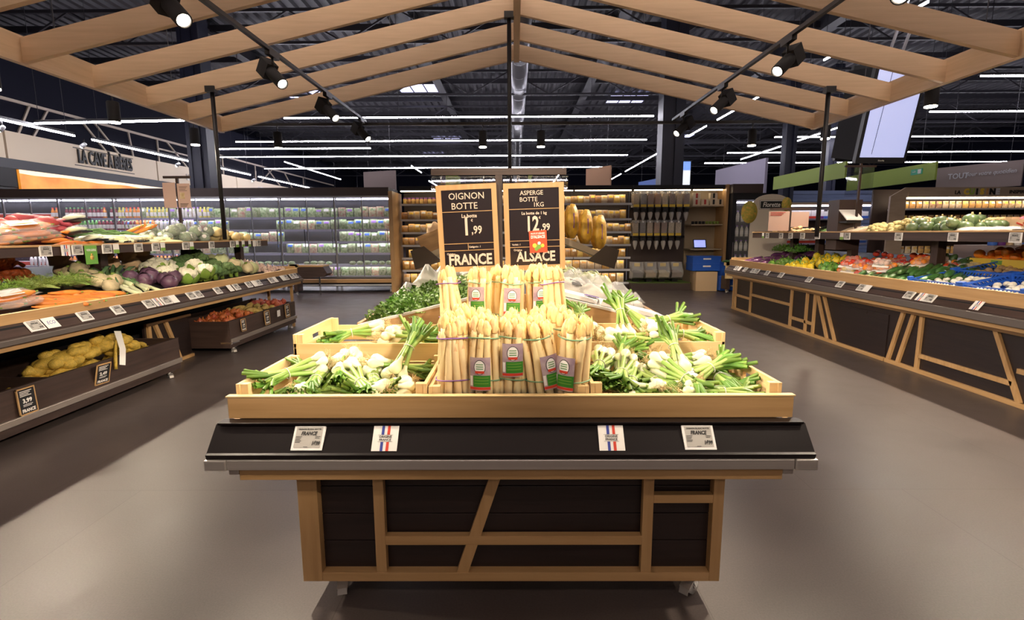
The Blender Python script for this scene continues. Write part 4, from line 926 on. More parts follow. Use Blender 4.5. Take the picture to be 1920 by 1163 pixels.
# ------------------------------------------------------------------ herbs, bags and vegetables on the sloping stand
def hz(x): return HZ1 - .045 - (HZ1 - HZ0) * max(0, (abs(x) - .15)) / (HE - .15)
def herb(seed, R=.11, n=520, frond=False):
    q = random.Random(seed); s = MB(); l = MB()
    for k in range(16): s.tube([(-R * 1.3, q.uniform(-.02, .02), -.01), (-R * .3, q.uniform(-.05, .05), q.uniform(0, .03)), (R * .6, q.uniform(-.09, .09), q.uniform(0, .06))], [.0018, .0016, .001], 4, caps=False)
    for k in range(n):
        d = Vector((q.gauss(0, 1), q.gauss(0, .8), abs(q.gauss(0, .6)))).normalized() * R * q.uniform(.55, 1.05); d.z = abs(d.z) * .75
        u = Vector((q.uniform(-1, 1), q.uniform(-1, 1), q.uniform(-.3, 1))).normalized(); w = u.orthogonal().normalized(); sz = q.uniform(.007, .014)
        if frond:
            l.add([d, d + u * sz * 2.6 + w * .0012, d + u * sz * 2.6 - w * .0012], [(0, 1, 2)], 0, False)
            l.add([d + u * sz, d + u * sz * 2 + w * sz * .9, d + u * sz * 1.2], [(0, 1, 2)], 0, False)
        else:
            c = u.cross(w); l.add([d, d + u * sz + w * sz * .8, d + u * sz * 1.9 + c * sz * .4, d + u * sz - w * sz * .8], [(0, 1, 2), (0, 2, 3)], 0, False)
    return [('stems', s.mesh('stems', 'stalk')), ('leaves', l.mesh('leaves', 'leafdark' if not frond else 'leafmid'))]
HERB = [herb(k) for k in range(4)]; DILL = [herb(10 + k, .10, 420, True) for k in range(2)]
k = 0
for (x, y, r, e) in ((-.66, 2.68, 2.3, 0), (-.55, 2.66, 1.9, .01), (-.45, 2.66, 1.4, .01), (-.34, 2.70, 1.0, .02), (-.64, 2.82, 2.5, .03), (-.52, 2.82, 1.2, .04), (-.41, 2.84, 1.7, .05), (-.30, 2.86, .8, .05), (-.60, 2.98, 2.1, .04), (-.47, 2.98, 2.9, .05), (-.36, 3.0, .4, .05)):
    put('parsley_bunch', HERB[k % 4], (x, y, hz(x) + .015 + e), (0, .1, r), 'dark green parsley bunch in the heap on the left slope of the sloping stand', 'herb', 'parsley bunches on the sloping stand', U(.95, 1.15)); k += 1
def bagmesh(mat, w, d, h, seed, peak=.6, nu=20, nv=14, amp=.22, fr=10):
    b = MB(); vs = []; 
    for i in range(nv + 1):
        t = i / nv
        for k in range(nu):
            a = 2 * PI * k / nu; r = (math.sin(PI * min(1, t * 1.35 + .05)) ** .6 if t < .62 else (1 - (t - .62) / .38 * peak)) if True else 1
            if t < .15: r = .55 + t * 3
            x = w * r * math.cos(a); y = d * r * math.sin(a) * (1 - .75 * max(0, t - .5) * 2 * peak); z = h * t
            q = 1 + amp * noise.noise(Vector((math.cos(a) * fr * .25, math.sin(a) * fr * .25, t * fr * .4 + seed))) + amp * .4 * noise.noise(Vector((math.cos(a) * fr, math.sin(a) * fr, t * fr + seed)))
            vs.append((x * q, y * q, z * (1 + .1 * math.sin(a * 3 + seed) * t)))
    fs = [(i * nu + k, i * nu + (k + 1) % nu, (i + 1) * nu + (k + 1) % nu, (i + 1) * nu + k) for i in range(nv) for k in range(nu)]
    b.add(vs, fs + [tuple(range(nu - 1, -1, -1)), tuple(nv * nu + k for k in range(nu))]); return b.mesh('film', mat)
def bagspec(film, inner, w, d, h, seed, peak=.75, label=None):
    sp = [('film', bagmesh(film, w, d, h, seed, peak))]
    if inner: sp.append(('contents', MB().ell((0, 0, h * .36), (w * .8, d * .8, h * .33), 14, 8, amp=.4, fr=12, seed=seed).mesh('contents', inner)))
    return sp
WB = [bagspec('filmwhite', 'whitecabbage', .085, .06, .20, k * 1.3, .85) for k in range(3)]
for i, (x, y, s, l) in enumerate(((-.66, 3.05, .85, 'small pointed white paper-like bag at the left edge, behind the parsley'), (-.52, 3.12, 1.15, 'pointed white bag standing behind the parsley'), (-.40, 3.22, 1.2, 'crumpled white bag behind the parsley, nearer the middle'), (-.27, 3.15, 1.0, 'white bag beside the price signs, left of the post'))):
    put('salad_bag', WB[i % 3], (x, y, hz(x)), (0, U(-.1, .1), U(-.5, .5)), l, 'bag', 'white bags on the sloping stand', s)
for i, (x, y) in enumerate(((-.26, 2.95), (-.22, 3.3))): put('cabbage', WCAB, (x, y, hz(x) + .07), (.2, .1, i), ['pale green cabbage between parsley and the rear asparagus', 'pale green cabbage behind the price signs'][i], 'cabbage', 'pale cabbages on the sloping stand')
# right slope: white trays, film bags, courgettes, white radishes
tray = [('tray', MB().prism([(-.17, 0), (.17, 0), (.19, .025), (.185, .025), (.165, .005), (-.165, .005), (-.185, .025), (-.19, .025)], 'y', -.10, .10).mesh('tray', 'white')), ('paper', MB().box(-.15, .15, -.085, .085, .012, .03).mesh('paper', 'paper'))]
sl = math.atan((HZ1 - HZ0) / (HE - .15))
put('foam_tray', tray, (.585, 2.68, hz(.585) + .035), (0, sl, .03), 'long white foam tray with paper wrap at the front of the right slope', 'tray', scale=(1.05, 1, 1.2))
put('foam_tray', tray, (.33, 2.70, hz(.33) + .035), (0, sl, -.03), 'white foam tray nearer the asparagus on the right slope', 'tray', scale=(.62, 1, 1.2))
M('violetlabel', (.10, .04, .28), .4)
put('violet_label', MB().prism([(-.05, -.03), (.03, -.045), (.05, .02), (-.01, .045)], 'z', 0, .003).mesh('violet_label', 'violetlabel'), (.40, 2.68, hz(.40) + .078), (0, sl, .2), 'violet label lying on the foam tray', 'label')
FB = [bagspec('film', 'mushroom', .10, .075, .13, k * 2.1 + 9, .8) for k in range(3)]
for i, (x, y, s) in enumerate(((.29, 2.88, 1.2), (.42, 2.90, 1.25), (.56, 2.92, 1.15), (.34, 3.02, 1.3), (.67, 2.94, .9), (.48, 3.04, 1.2))):
    put('film_bag', FB[i % 3], (x, y, hz(x) + .01), (0, .2, U(-1, 1)), 'crumpled clear film bag on the right slope of the sloping stand', 'bag', 'clear film bags on the right slope', s)
put('black_label', MB().prism([(-.03, -.02), (.03, -.02), (.02, .02), (-.035, .03)], 'z', 0, .003).mesh('black_label', 'black'), (.345, 2.86, hz(.345) + .115), (.5, sl, .2), 'black label on a clear film bag, left one', 'label', 'black labels on the film bags')
put('black_label', MB().prism([(-.03, -.02), (.03, -.02), (.02, .02), (-.035, .03)], 'z', 0, .003).mesh('black_label', 'black'), (.535, 2.86, hz(.535) + .10), (.5, sl, .4), 'black label on a clear film bag, right one', 'label', 'black labels on the film bags')
h = heap(16, (.40, .74), (3.02, 3.4), .028, hz, ZUC, 'courgette', 'dark green courgette behind the film bags on the right slope', 'courgette', 'courgettes on the right slope', L=.18, ax=.4)
WR = [v_tube('r', 0, .24, [.003, .012, .018, .021, .020, .012], .006).mesh('radish', 'leekwhite')]
heap(16, (.2, .62), (3.4, 3.75), .02, hz, WR, 'white_radish', 'long white radish at the back of the right slope', 'radish', 'white radishes on the right slope', L=.2, ax=.1, H=h)

heap(14, (.3, .7), (3.9, 4.6), .06, hz, [WCAB], 'cabbage', 'pale cabbage at the far end of the right slope', 'cabbage', 'cabbages at the far right slope', squash=.85, roll=0)
heap(14, (-.7, -.3), (3.6, 4.6), .06, hz, [CAUL], 'cauliflower', 'white cauliflower at the far end of the left slope', 'cauliflower', 'cauliflowers on the far left slope', squash=.85, roll=0)
def netbag(mat, n, R, seed, L=.16):
    q = random.Random(seed); b = MB(); nt = MB()
    for k in range(n):
        t = q.uniform(-1, 1); a = q.uniform(0, 2 * PI); rr = R * math.sqrt(max(0, 1 - t * t * .8)) * .62
        b.ell((t * L, rr * math.cos(a), rr * math.sin(a) * .7 + R * .62), (q.uniform(.030, .042), .030, .028), 10, 7, amp=.15, seed=k)
    b.ell((0, 0, R * .6), (L * .95, R * .62, R * .45), 12, 8)
    nt.tube([(L, 0, R * .5), (L + .05, .01, R * .5 + .01), (L + .09, .02, R * .35)], [.03, .010, .014], 9); nt.tube([(-L, 0, R * .5), (-L - .04, 0, R * .45)], [.03, .008], 9)
    return [('body', b.mesh('body', mat)), ('gathered_end', nt.mesh('gathered_end', mat))]
NY = [netbag('netyellow', 34, .09, k) for k in range(3)]; NR = [netbag('netred', 26, .07, 10 + k, .12) for k in range(2)]
for i, (x, y, dz, rz, ry, s, lab) in enumerate(((-3.12, 3.28, .0, 1.3, 0, 1.0, 'yellow net bag of potatoes lowest at the divider of the near bin'), (-3.14, 3.55, .01, 1.5, .05, 1.0, 'yellow net bag of potatoes at the bottom middle of the near bin'), (-3.12, 3.98, .0, 1.6, -.02, 1.1, 'yellow net bag of potatoes lying toward the far end of the near bin'),
          (-3.10, 3.42, .125, 1.35, -.10, 1.05, 'yellow net bag of potatoes stacked on top in the near bin'), (-3.08, 3.80, .13, 1.5, .18, 1.1, 'yellow net bag of potatoes with a long white label draped over the bin edge'))):
    t = put('potato_net_bag', NY[i % 3], (x, y, .17 + dz), (0, ry, rz), lab, 'potato bag', 'yellow potato net bags in the near bin', s * 1.22)
    if i == 4:
        MB().tube([(-.05, -.085, .12), (-.11, -.12, .06), (-.14, -.15, -.02), (-.14, -.155, -.07)], [.014, .018, .024, .02], 8, flat=.4).obj('net_tail', 'netyellow', t)
        b = MB(); b.add([(-.055, -.10, .135), (-.09, -.09, .135), (-.125, -.158, .04), (-.088, -.162, .035), (-.145, -.178, -.045), (-.11, -.182, -.05)], [(0, 1, 2, 3), (3, 2, 4, 5)]); b.obj('label', 'paper', t)
MB().box(-3.36, -2.895, 5.07, 6.58, .125, .25).obj('filler_board', 'brown_y', BIN2).matrix_parent_inverse = Matrix.Translation(BIN2.location).inverted()
h = heap(76, (-3.28, -2.94), (5.10, 5.75), .034, lambda x: .265, ONION, 'onion', 'reddish brown onion in the near compartment of the far wheeled bin', 'onion', 'onions in the near compartment of the far bin', squash=.78, mound=.4)
heap(46, (-3.28, -2.94), (5.75, 6.15), .034, lambda x: .255, POTATO, 'potato', 'yellow potato in the middle of the far wheeled bin', 'potato', 'loose potatoes in the far bin', squash=.78, H=h)
heap(44, (-3.28, -2.94), (6.17, 6.54), .036, lambda x: .255, ONIONP, 'onion', 'orange red onion heaped at the far end of the far wheeled bin', 'onion', 'onions at the far end of the far bin', squash=.78, H=h, mound=.5)

# ------------------------------------------------------------------ left stand, lower tier (near to far)
Hl = Heap(zl)
def carrot_bag(x, y, z, rz, lab, s=1., n=12, word=None, seed=0, L=.30):
    q = random.Random(seed); t = thing('carrot_bag', lab, 'carrot bag', (x, y, z), (0, -.1, rz), 'clear bags of carrots'); t.scale = (s,) * 3
    for k in range(n):
        place(CARROT[k % 3], 'carrot', t, (q.uniform(-.05, .05), q.uniform(-.075, .075), .018 + .022 * (k % 4)), (q.uniform(-3, 3), 0, q.uniform(-.35, .35)), 1.05)
    place(bagmesh('film', .16, .12, .11, seed + 3, .5, amp=.15), 'film', t)
    MB().prism([(-.05, -.10), (.06, -.09), (.065, .06), (-.045, .07)], 'z', .102, .104, T=Matrix.Rotation(.12, 4, 'X')).obj('paper_label', 'paper', t)
    if word: place(textmesh(word, .05, 'green', .001, .0003), 'lettering', t, (.01, -.02, .112), (-PI / 2 + .12, 0, 0))
for i, (x, y, rz, lab) in enumerate(((-3.02, 2.75, .6, 'clear carrot bag with white label at the near end of the left lower deck'), (-3.05, 3.05, 1.0, 'clear carrot bag with white label, second on the left lower deck'), (-3.28, 2.9, .8, 'clear carrot bag lying behind the nearest two on the left lower deck'), (-3.0, 2.40, .9, 'clear carrot bag beyond the left edge of view on the lower deck'))):
    carrot_bag(x, y, zl(x), rz, lab, 1., 12, None, i)
heap(44, (-3.10, -2.90), (3.10, 3.75), .016, zl, CARROT, 'carrot', 'loose orange carrot at the rim of the left lower deck', 'carrot', 'loose carrots on the left lower deck', L=.16, ax=.7, jit=.6, H=Hl, mound=.3)
for i in range(7): put('dill_bunch', DILL[i % 2], (U(-3.32, -3.12), 3.25 + i * .075, zl(-3.2) + .05 + .02 * (i % 2)), (0, 0, U(-3, 3)), 'feathery green carrot-top bunch behind the loose carrots on the left stand', 'herb', 'feathery green bunches on the left stand', U(.95, 1.2))
for i, (x, y, dz) in enumerate(((-3.62, 3.10, 0), (-3.60, 3.38, 0), (-3.62, 3.62, 0), (-3.60, 3.25, .10), (-3.62, 3.5, .10), (-3.60, 2.85, .02))):
    put('red_net_bag', NR[i % 2], (x, y, zl(x) + dz), (0, .1, 1.5 + U(-.3, .3)), 'red net bag of shallots piled behind the carrots on the left stand', 'net bag', 'red net bags on the left lower deck', U(1.0, 1.15))
heap(9, (-3.55, -3.02), (3.78, 4.1), .06, zl, CELER, 'celeriac', 'knobbly cream celeriac root behind the carrots on the left lower deck', 'celeriac', 'celeriac roots on the left lower deck', H=Hl, roll=0, scale=(.8, 1.0))
heap(12, (-3.35, -2.98), (3.85, 4.30), .02, zl, LEEK, 'leek', 'leek with white shaft to the rim on the left lower deck', 'leek', 'leeks on the left lower deck', L=.3, ax=2.6, jit=.25, H=Hl, roll=0)
heap(8, (-3.30, -2.95), (4.22, 4.60), .064, zl, [RCAB], 'red_cabbage', 'dark purple cabbage on the left lower deck', 'cabbage', 'red cabbages on the left lower deck', H=Hl, squash=.85, scale=(.74, .86))
heap(12, (-3.40, -2.96), (4.62, 5.05), .06, zl, [CAUL], 'cauliflower', 'white cauliflower on the left lower deck', 'cauliflower', 'cauliflowers on the left lower deck', H=Hl, roll=-.1, scale=(.95, 1.15))
heap(24, (-3.50, -2.96), (5.02, 5.55), .055, zl, [BROC], 'broccoli', 'green broccoli head on the left lower deck', 'broccoli', 'broccoli heads on the left lower deck', H=Hl, roll=-.1, scale=(.9, 1.15))
heap(12, (-3.50, -3.0), (5.55, 5.95), .062, zl, [CELER[0], WCAB], 'pale_cabbage', 'pale round cabbage or root beyond the broccoli on the left stand', 'cabbage', 'pale round heads beyond the broccoli', H=Hl, roll=0, squash=.85)
heap(90, (-3.45, -2.92), (6.0, 6.55), .020, zl, GARL, 'garlic_bulb', 'pinkish garlic bulb at the far end of the left lower deck', 'garlic', 'garlic bulbs on the left lower deck', H=Hl)
KB = [[('paper', bagmesh('kraftlight', .085, .06, .20, k * 2.2 + 1, .3, amp=.2)), ('contents', MB().ell((0, 0, .17), (.06, .045, .03), 10, 6, amp=.4).mesh('contents', 'sweetpotato'))] for k in range(2)]
for i, (x, y) in enumerate(((-3.62, 4.15), (-3.6, 4.38), (-3.62, 4.62), (-3.6, 4.85), (-3.66, 5.1))): put('paper_bag', KB[i % 2], (x, y, zl(x)), (.3, -.3, U(-.5, .5)), 'paper bag of roots at the back of the left lower deck, %s from near end' % ORD[i], 'bag', 'brown bags on the left lower deck')

# ------------------------------------------------------------------ left stand, upper shelf
zu = lambda x: ZUL + .08 * (abs(x) - 3.22)
Hu = Heap(zu)
carrot_bag(-3.42, 3.34, zu(-3.42), .5, 'big clear carrot bag with plain white label on the left upper shelf', 1.2, 16, None, 11)
carrot_bag(-3.40, 3.56, zu(-3.4) + .03, .9, 'clear carrot bag printed BIO leaning on the left upper shelf', 1.3, 18, 'BIO', 12)
carrot_bag(-3.45, 3.02, zu(-3.4), .3, 'clear carrot bag at the left edge of view on the upper shelf', 1.1, 14, None, 13)
heap(44, (-3.75, -3.46), (3.74, 4.04), .030, zu, PINK, 'sweet_potato', 'pink sweet potato in the tall heap on the left upper shelf', 'sweet potato', 'pink sweet potatoes on the left upper shelf', L=.15, ax=.2, jit=.4, H=Hu, mound=.5)
heap(10, (-3.42, -3.28), (3.72, 4.0), .018, zu, CARROT, 'carrot', 'orange carrot laid at the front of the left upper shelf', 'carrot', 'carrots on the left upper shelf', L=.16, ax=1.3, jit=.4, H=Hu)
PK = [[('tray', MB().box(-.09, .09, -.05, .05, 0, .012).mesh('tray', 'black')), ('contents', MB().tube([(-.07, -.015, .03), (0, -.018, .034), (.075, -.015, .028)], [.014, .022, .006], 8).tube([(-.07, .02, .03), (0, .02, .034), (.075, .018, .028)], [.014, .022, .006], 8).mesh('contents', 'leekwhite')), ('film', MB().ell((0, 0, .03), (.095, .052, .032), 14, 8, amp=.1).mesh('film', 'film'))]]
for i in range(16): x = U(-3.5, -3.30); y = 3.95 + .052 * i; put('chicory_pack', PK[0], (x, y, Hu.drop(x, y, .03)-.02), (0, -.15, U(-.5, .5)), 'film-wrapped pack of pale chicory on the left upper shelf', 'pack', 'chicory packs on the left upper shelf')
heap(7, (-3.70, -3.5), (4.1, 4.3), .03, zu, TOM, 'tomato', 'red tomato behind the chicory packs on the left upper shelf', 'tomato', 'tomatoes on the left upper shelf', H=Hu)
heap(26, (-3.60, -3.40), (4.22, 4.85), .024, zu, LEEK, 'leek', 'leek with dark leaves raised to the back on the left upper shelf', 'leek', 'leeks on the left upper shelf', L=.3, ax=3.55, jit=.3, H=Hu, roll=0)
for i in range(6): put('carrot_bunch_root', CARROT[i % 3], (-3.62 + .02 * i, 4.85 + .02 * i, zu(-3.6) + .10 + .012 * (i % 3)), (0, -.4, .3 + .08 * i), 'orange carrot of the bunch leaning behind the leeks', 'carrot', 'carrot bunch behind the leeks')
ART = [[('head', MB().ell((0, 0, 0), (.055, .055, .052), 14, 9, amp=.25, fr=16).mesh('head', 'broccoli')), ('film', MB().ell((0, 0, 0), (.060, .060, .057), 14, 9, amp=.1).mesh('film', 'film')), ('tag', MB().lathe([(.001, 0), (.022, 0), (.022, .002), (.001, .002)], 14, T=Matrix.Translation((.052, 0, .02)) @ Matrix.Rotation(1.25, 4, 'Y')).mesh('tag', 'paper'))]]
heap(22, (-3.62, -3.30), (4.98, 5.62), .056, zu, ART, 'wrapped_broccoli', 'film-wrapped green head with a white tag on the left upper shelf', 'broccoli', 'wrapped green heads on the left upper shelf', H=Hu, roll=0, squash=.85)
heap(26, (-3.62, -3.30), (5.68, 6.42), .048, zu, SQY, 'turnip', 'yellowish round turnip at the far end of the left upper shelf', 'turnip', 'yellowish turnips on the left upper shelf', H=Hu, squash=.85)

# ------------------------------------------------------------------ right stand, lower tier (far to near)
Hr = Heap(zr_)
heap(16, (3.42, 3.75), (7.0, 7.6), .034, zr_, EGG, 'aubergine', 'striped violet aubergine at the far end of the right lower deck', 'aubergine', 'violet aubergines on the right stand', L=.19, ax=.2, H=Hr)
heap(10, (3.75, 4.1), (7.0, 7.6), .034, zr_, EGG, 'aubergine', 'dark aubergine heaped at the back of the right lower deck', 'aubergine', 'dark aubergines at the back of the right deck', L=.19, ax=.2, H=Hr)
LET = [herb(30 + k, .11, 420) for k in range(2)]
for m_ in LET: m_[1] = (m_[1][0], m_[1][1]); m_[1][1].materials.clear(); m_[1][1].materials.append(MATS['greenpepper'])
for i in range(7): put('lettuce', LET[i % 2], (U(3.85, 4.2), 7.15 + .12 * i * .8, zr_(4) + .08), (0, 0, U(-3, 3)), 'bright green lettuce at the back far corner of the right stand', 'lettuce', 'lettuces on the right stand', 1.1)
heap(14, (3.42, 3.7), (6.55, 6.95), .042, zr_, GPEP, 'green_pepper', 'green bell pepper near the far end of the right lower deck', 'pepper', 'green peppers on the right stand', H=Hr)
heap(40, (3.40, 4.0), (5.98, 6.55), .042, zr_, YPEP, 'yellow_pepper', 'yellow bell pepper heaped on the right lower deck', 'pepper', 'yellow peppers on the right stand', H=Hr)
heap(12, (3.42, 3.68), (5.62, 5.95), .040, zr_, GPEP, 'green_pepper', 'green bell pepper between the yellow peppers and the wrapped trays', 'pepper', 'green peppers beside the yellow ones', H=Hr)
heap(14, (3.70, 4.0), (5.55, 5.95), .034, zr_, TOM, 'tomato', 'red tomato behind the green peppers on the right stand', 'tomato', 'tomatoes behind the green peppers', H=Hr)
def punnet(mat, seed):
    q = random.Random(seed); b = MB()
    for k in range(9): b.ell((-.06 + .06 * (k % 3) + q.uniform(-.01, .01), -.04 + .04 * (k // 3), .035 + q.uniform(0, .012)), (.026, .026, .024), 10, 6)
    return [('tray', MB().box(-.095, .095, -.065, .065, 0, .018).mesh('tray', 'white')), ('contents', b.mesh('contents', mat)), ('film', MB().ell((0, 0, .03), (.105, .072, .038), 16, 8, amp=.08).mesh('film', 'film'))]
PUN = [punnet('tomato', 1), punnet('orange', 2), punnet('garlic', 3), punnet('squashyellow', 4), punnet('onionpink', 5)]
PN = ['red', 'orange', 'cream', 'yellowish', 'pink']
cc = [0] * 5
for i in range(34):
    x = U(3.45, 3.95); y = U(4.95, 5.58) if i < 26 else U(4.5, 5.0) ; x = x if i < 26 else U(3.8, 4.1); k = i % 5; z = Hr.drop(x, y, .036); 
    put('vegetable_punnet', PUN[k], (x, y, z - .03), (U(-.1, .1), U(-.25, 0), U(-1, 1)), 'film-wrapped punnet of small %s vegetables on the right lower deck' % PN[k], 'punnet', '%s punnets on the right lower deck' % PN[k])
heap(70, (3.44, 3.86), (4.22, 5.10), .025, zr_, ZUC, 'courgette', 'dark green courgette in the big heap on the right lower deck', 'courgette', 'courgettes on the right lower deck', L=.19, ax=.5, jit=.35, H=Hr, mound=.3)
heap(22, (3.88, 4.2), (4.35, 5.0), .036, zr_, AVO, 'avocado', 'green avocado behind the courgettes on the right stand', 'avocado', 'avocados on the right stand', H=Hr)
heap(16, (4.0, 4.35), (5.0, 6.4), .034, zr_, TOM, 'tomato', 'red tomato at the back of the right lower deck', 'tomato', 'tomatoes at the back of the right deck', H=Hr)
def bluecrate(x0, x1, y0, y1, z, lab, ry):
    cx, cy = (x0 + x1) / 2, (y0 + y1) / 2; w, d = (x1 - x0) / 2, (y1 - y0) / 2; t = thing('blue_crate', lab, 'crate', (cx, cy, z), (0, ry, 0), 'blue plastic mushroom crates')
    MB().box(-w, w, -d, d, 0, .006).obj('bottom', 'bluecrate', t)
    def side(a, c, hor):
        b = MB(); L = (Vector(c) - Vector(a)).length; d_ = (Vector(c) - Vector(a)).normalized(); 
        for z0 in (.008, .042, .076): b.bar((a[0], a[1], z0), (c[0], c[1], z0), .006, .009)
        n = int(L / .028)
        for k in range(n + 1):
            p = Vector((a[0], a[1], 0)) + Vector((d_.x, d_.y, 0)) * (L * k / n); q = Vector((a[0], a[1], 0)) + Vector((d_.x, d_.y, 0)) * (L * min(n, k + 1) / n)
            b.bar((p.x, p.y, .008), (q.x, q.y, .042), .004, .007); b.bar((q.x, q.y, .042), (p.x, p.y, .076), .004, .007)
        b.obj('lattice_side', 'bluecrate', t)
    side((-w, -d), (w, -d), 1); side((-w, d), (w, d), 1); side((-w, -d), (-w, d), 0); side((w, -d), (w, d), 0)
    for s in (-1, 1):
        for q in (-1, 1): MB().box(s * w - .016, s * w + .016, q * d - .016, q * d + .016, 0, .098).obj('corner_post', 'bluecrate', t)
ry_ = -math.atan(.2)
cr = [(3.36, 3.72, 3.86, 4.34, 'blue lattice crate of white mushrooms at the rim, next to the courgettes'), (3.74, 4.10, 3.86, 4.34, 'blue lattice crate of brown mushrooms behind the first white one'), (3.36, 3.72, 3.36, 3.83, 'blue lattice crate of mixed mushrooms at the rim, second from the courgettes'), (3.74, 4.10, 3.36, 3.83, 'blue lattice crate of brown mushrooms at the right edge of view, behind')]
for j, (x0, x1, y0, y1, lab) in enumerate(cr):
    cx = (x0 + x1) / 2; bluecrate(x0, x1, y0, y1, zr_(cx) + .004, lab, ry_)
    heap(30, (x0 + .04, x1 - .04), (y0 + .05, y1 - .05), .021, lambda x: zr_(x) + .016, MUW if j in (0, 2) else MUB, 'mushroom', ['white mushroom in the blue crate beside the courgettes', 'brown mushroom in the blue crate behind the first white one', 'pale mushroom in the second blue crate at the rim', 'brown mushroom in the rear blue crate at the right edge'][j], 'mushroom', ['mushrooms in the near blue crate', 'mushrooms in the rear left blue crate', 'mushrooms in the second rim crate', 'mushrooms in the rear right blue crate'][j], roll=.3)
FBM = bagspec('film', 'mushroom', .16, .12, .10, 77, .4)
put('film_bag', FBM, (3.52, 3.14, zr_(3.5)), (0, -.2, .3), 'clear bag of cream mushrooms at the right edge of view on the lower deck', 'bag')
# oranges in their yellow box
t = thing('yellow_box', 'open yellow cardboard box holding netted oranges behind the blue crates', 'box', (4.22, 4.35, zr_(4.2)))
MB().box(-.16, .16, -.26, .26, 0, .01).box(-.16, -.152, -.26, .26, .01, .075).box(.152, .16, -.26, .26, .01, .075).box(-.152, .152, -.26, -.252, .01, .075).box(-.152, .152, .252, .26, .01, .075).obj('tray', 'yellowp', t)
MB().box(-.1612, -.16, -.05, .05, .03, .065).obj('printed_label', 'green', t)
heap(38, (4.10, 4.34), (4.12, 4.58), .040, lambda x: zr_(4.2) + .015, ORANGE, 'orange', 'orange in the heap in the yellow box on the right stand', 'orange', 'oranges in the yellow box', squash=.82, mound=.4)

# ------------------------------------------------------------------ right stand, upper shelf
zv = lambda x: ZUR + .05 * (abs(x) - 3.62)
Hv = Heap(zv)
heap(22, (3.72, 4.0), (6.75, 7.6), .030, zv, SWEET, 'sweet_potato', 'tan sweet potato at the far end of the right upper shelf', 'sweet potato', 'tan sweet potatoes on the right upper shelf', L=.15, ax=.8, jit=.4, H=Hv)
BEAN = [MB().tube([(-.09, 0, 0), (0, 0, .014), (.09, 0, 0)], [.002, .0045, .002], 5).mesh('bean', 'leafdark')]
t = thing('dark_tray', 'sloping black tray of green beans on the right upper shelf', 'tray', (3.86, 6.45, zv(3.86)), (0, -.32, 0)); MB().box(-.2, .2, -.16, .16, 0, .006).box(-.2, .2, -.166, -.16, 0, .05).box(-.2, .2, .16, .166, 0, .05).obj('shell', 'black', t)
heap(60, (3.74, 4.02), (6.35, 6.55), .006, lambda x: zv(3.86) + .012 + .33 * (x - 3.86) , BEAN, 'green_bean', 'slim green bean in the black tray on the right upper shelf', 'bean', 'green beans in the black tray', L=.16, ax=.2, jit=.5)
KP = [[('card', MB().box(-.13, .13, -.05, .05, 0, .022).mesh('card', 'kraftlight')), ('contents', MB().ell((0, 0, .03), (.115, .045, .02), 12, 6, amp=.3, fr=12).mesh('contents', 'sweetpotato')), ('film', MB().ell((0, 0, .026), (.132, .052, .03), 12, 6).mesh('film', 'film'))]]
for i in range(12): x = 3.80 + .05 * (i % 2); y = 5.72 + .048 * i * .95; put('mushroom_pack', KP[0], (x, y, Hv.drop(x, y, .03) - .025), (U(-.1, .1), -.3, U(-.2, .2)), 'film-wrapped brown cardboard pack leaning on the right upper shelf', 'pack', 'cardboard packs on the right upper shelf')
NT = [netbag('nettan', 22, .06, 30 + k, .13) for k in range(2)]
for i in range(10):
    x = U(3.78, 3.95); y = 4.92 + .07 * i; put('tan_net_bag', NT[i % 2], (x, y, Hv.drop(x, y, .05) - .05), (0, -.1, U(-.4, .4)), 'olive net bag of small roots on the right upper shelf', 'net bag', 'olive net bags on the right upper shelf', U(.8, 1))
heap(34, (3.70, 4.15), (4.36, 4.95), .048, zv, SQ, 'green_squash', 'small round dark green squash on the right upper shelf', 'squash', 'round green squashes on the right upper shelf', H=Hv, squash=.8, roll=0)
M('chili', (.45, .03, .01), .5)
for i, (x, y) in enumerate(((4.22, 5.05), (4.22, 4.78), (4.20, 4.50), (4.15, 4.18), (4.2, 3.86))):
    t = thing('cardboard_box', 'small brown cardboard box with red chili print, %s from the near end of the row' % ORD[4 - i], 'box', (x, y, zv(x)), (0, 0, .1), 'chili-printed boxes on the right upper shelf')
    b = MB(); b.prism([(-.10, 0), (.10, 0), (.10, .09), (-.10, .09)], 'x', -.085, -.08).prism([(-.10, 0), (.10, 0), (.10, .09), (-.10, .09)], 'x', .08, .085).box(-.08, .08, -.10, -.095, 0, .11).box(-.08, .08, .095, .10, 0, .11).box(-.08, .08, -.095, .095, 0, .006).obj('carton', 'kraftlight', t)
    MB().box(-.083, .083, -.095, .095, .0, .085).obj('contents', 'kraft', t) if i == 9 else None
    for q in range(2): MB().bar((-.0865, -.05 + q * .05, .03 + q * .01), (-.0865, .0 + q * .05, .062), .002, .012).obj('chili_print', 'chili', t)
    for q in range(5):
        place(PINK[q % 3] if i % 2 else SWEET[q % 3], 'root_vegetable', t, (U(-.03, .03), -.07 + .035 * q, .085), (0, 0, U(-.5, .5)), .8)
FT = [[('tray', MB().box(-.10, .10, -.06, .06, 0, .02).mesh('tray', 'white')), ('contents', MB().ell((0, 0, .028), (.085, .05, .02), 12, 6, amp=.3, fr=14).mesh('contents', 'garlic')), ('film', MB().ell((0, 0, .025), (.105, .064, .03), 12, 6).mesh('film', 'film'))]]
for i in range(4): put('wrapped_tray', FT[0], (3.74, 4.28 - .12 * i, zv(3.74)), (0, -.05, .1 * i), 'white wrapped tray at the front of the right upper shelf, %s from the squashes' % ORD[i], 'tray', 'wrapped trays on the right upper shelf')
MB_ = MB().box(-.28, .28, -.6, .6, 0, .03)
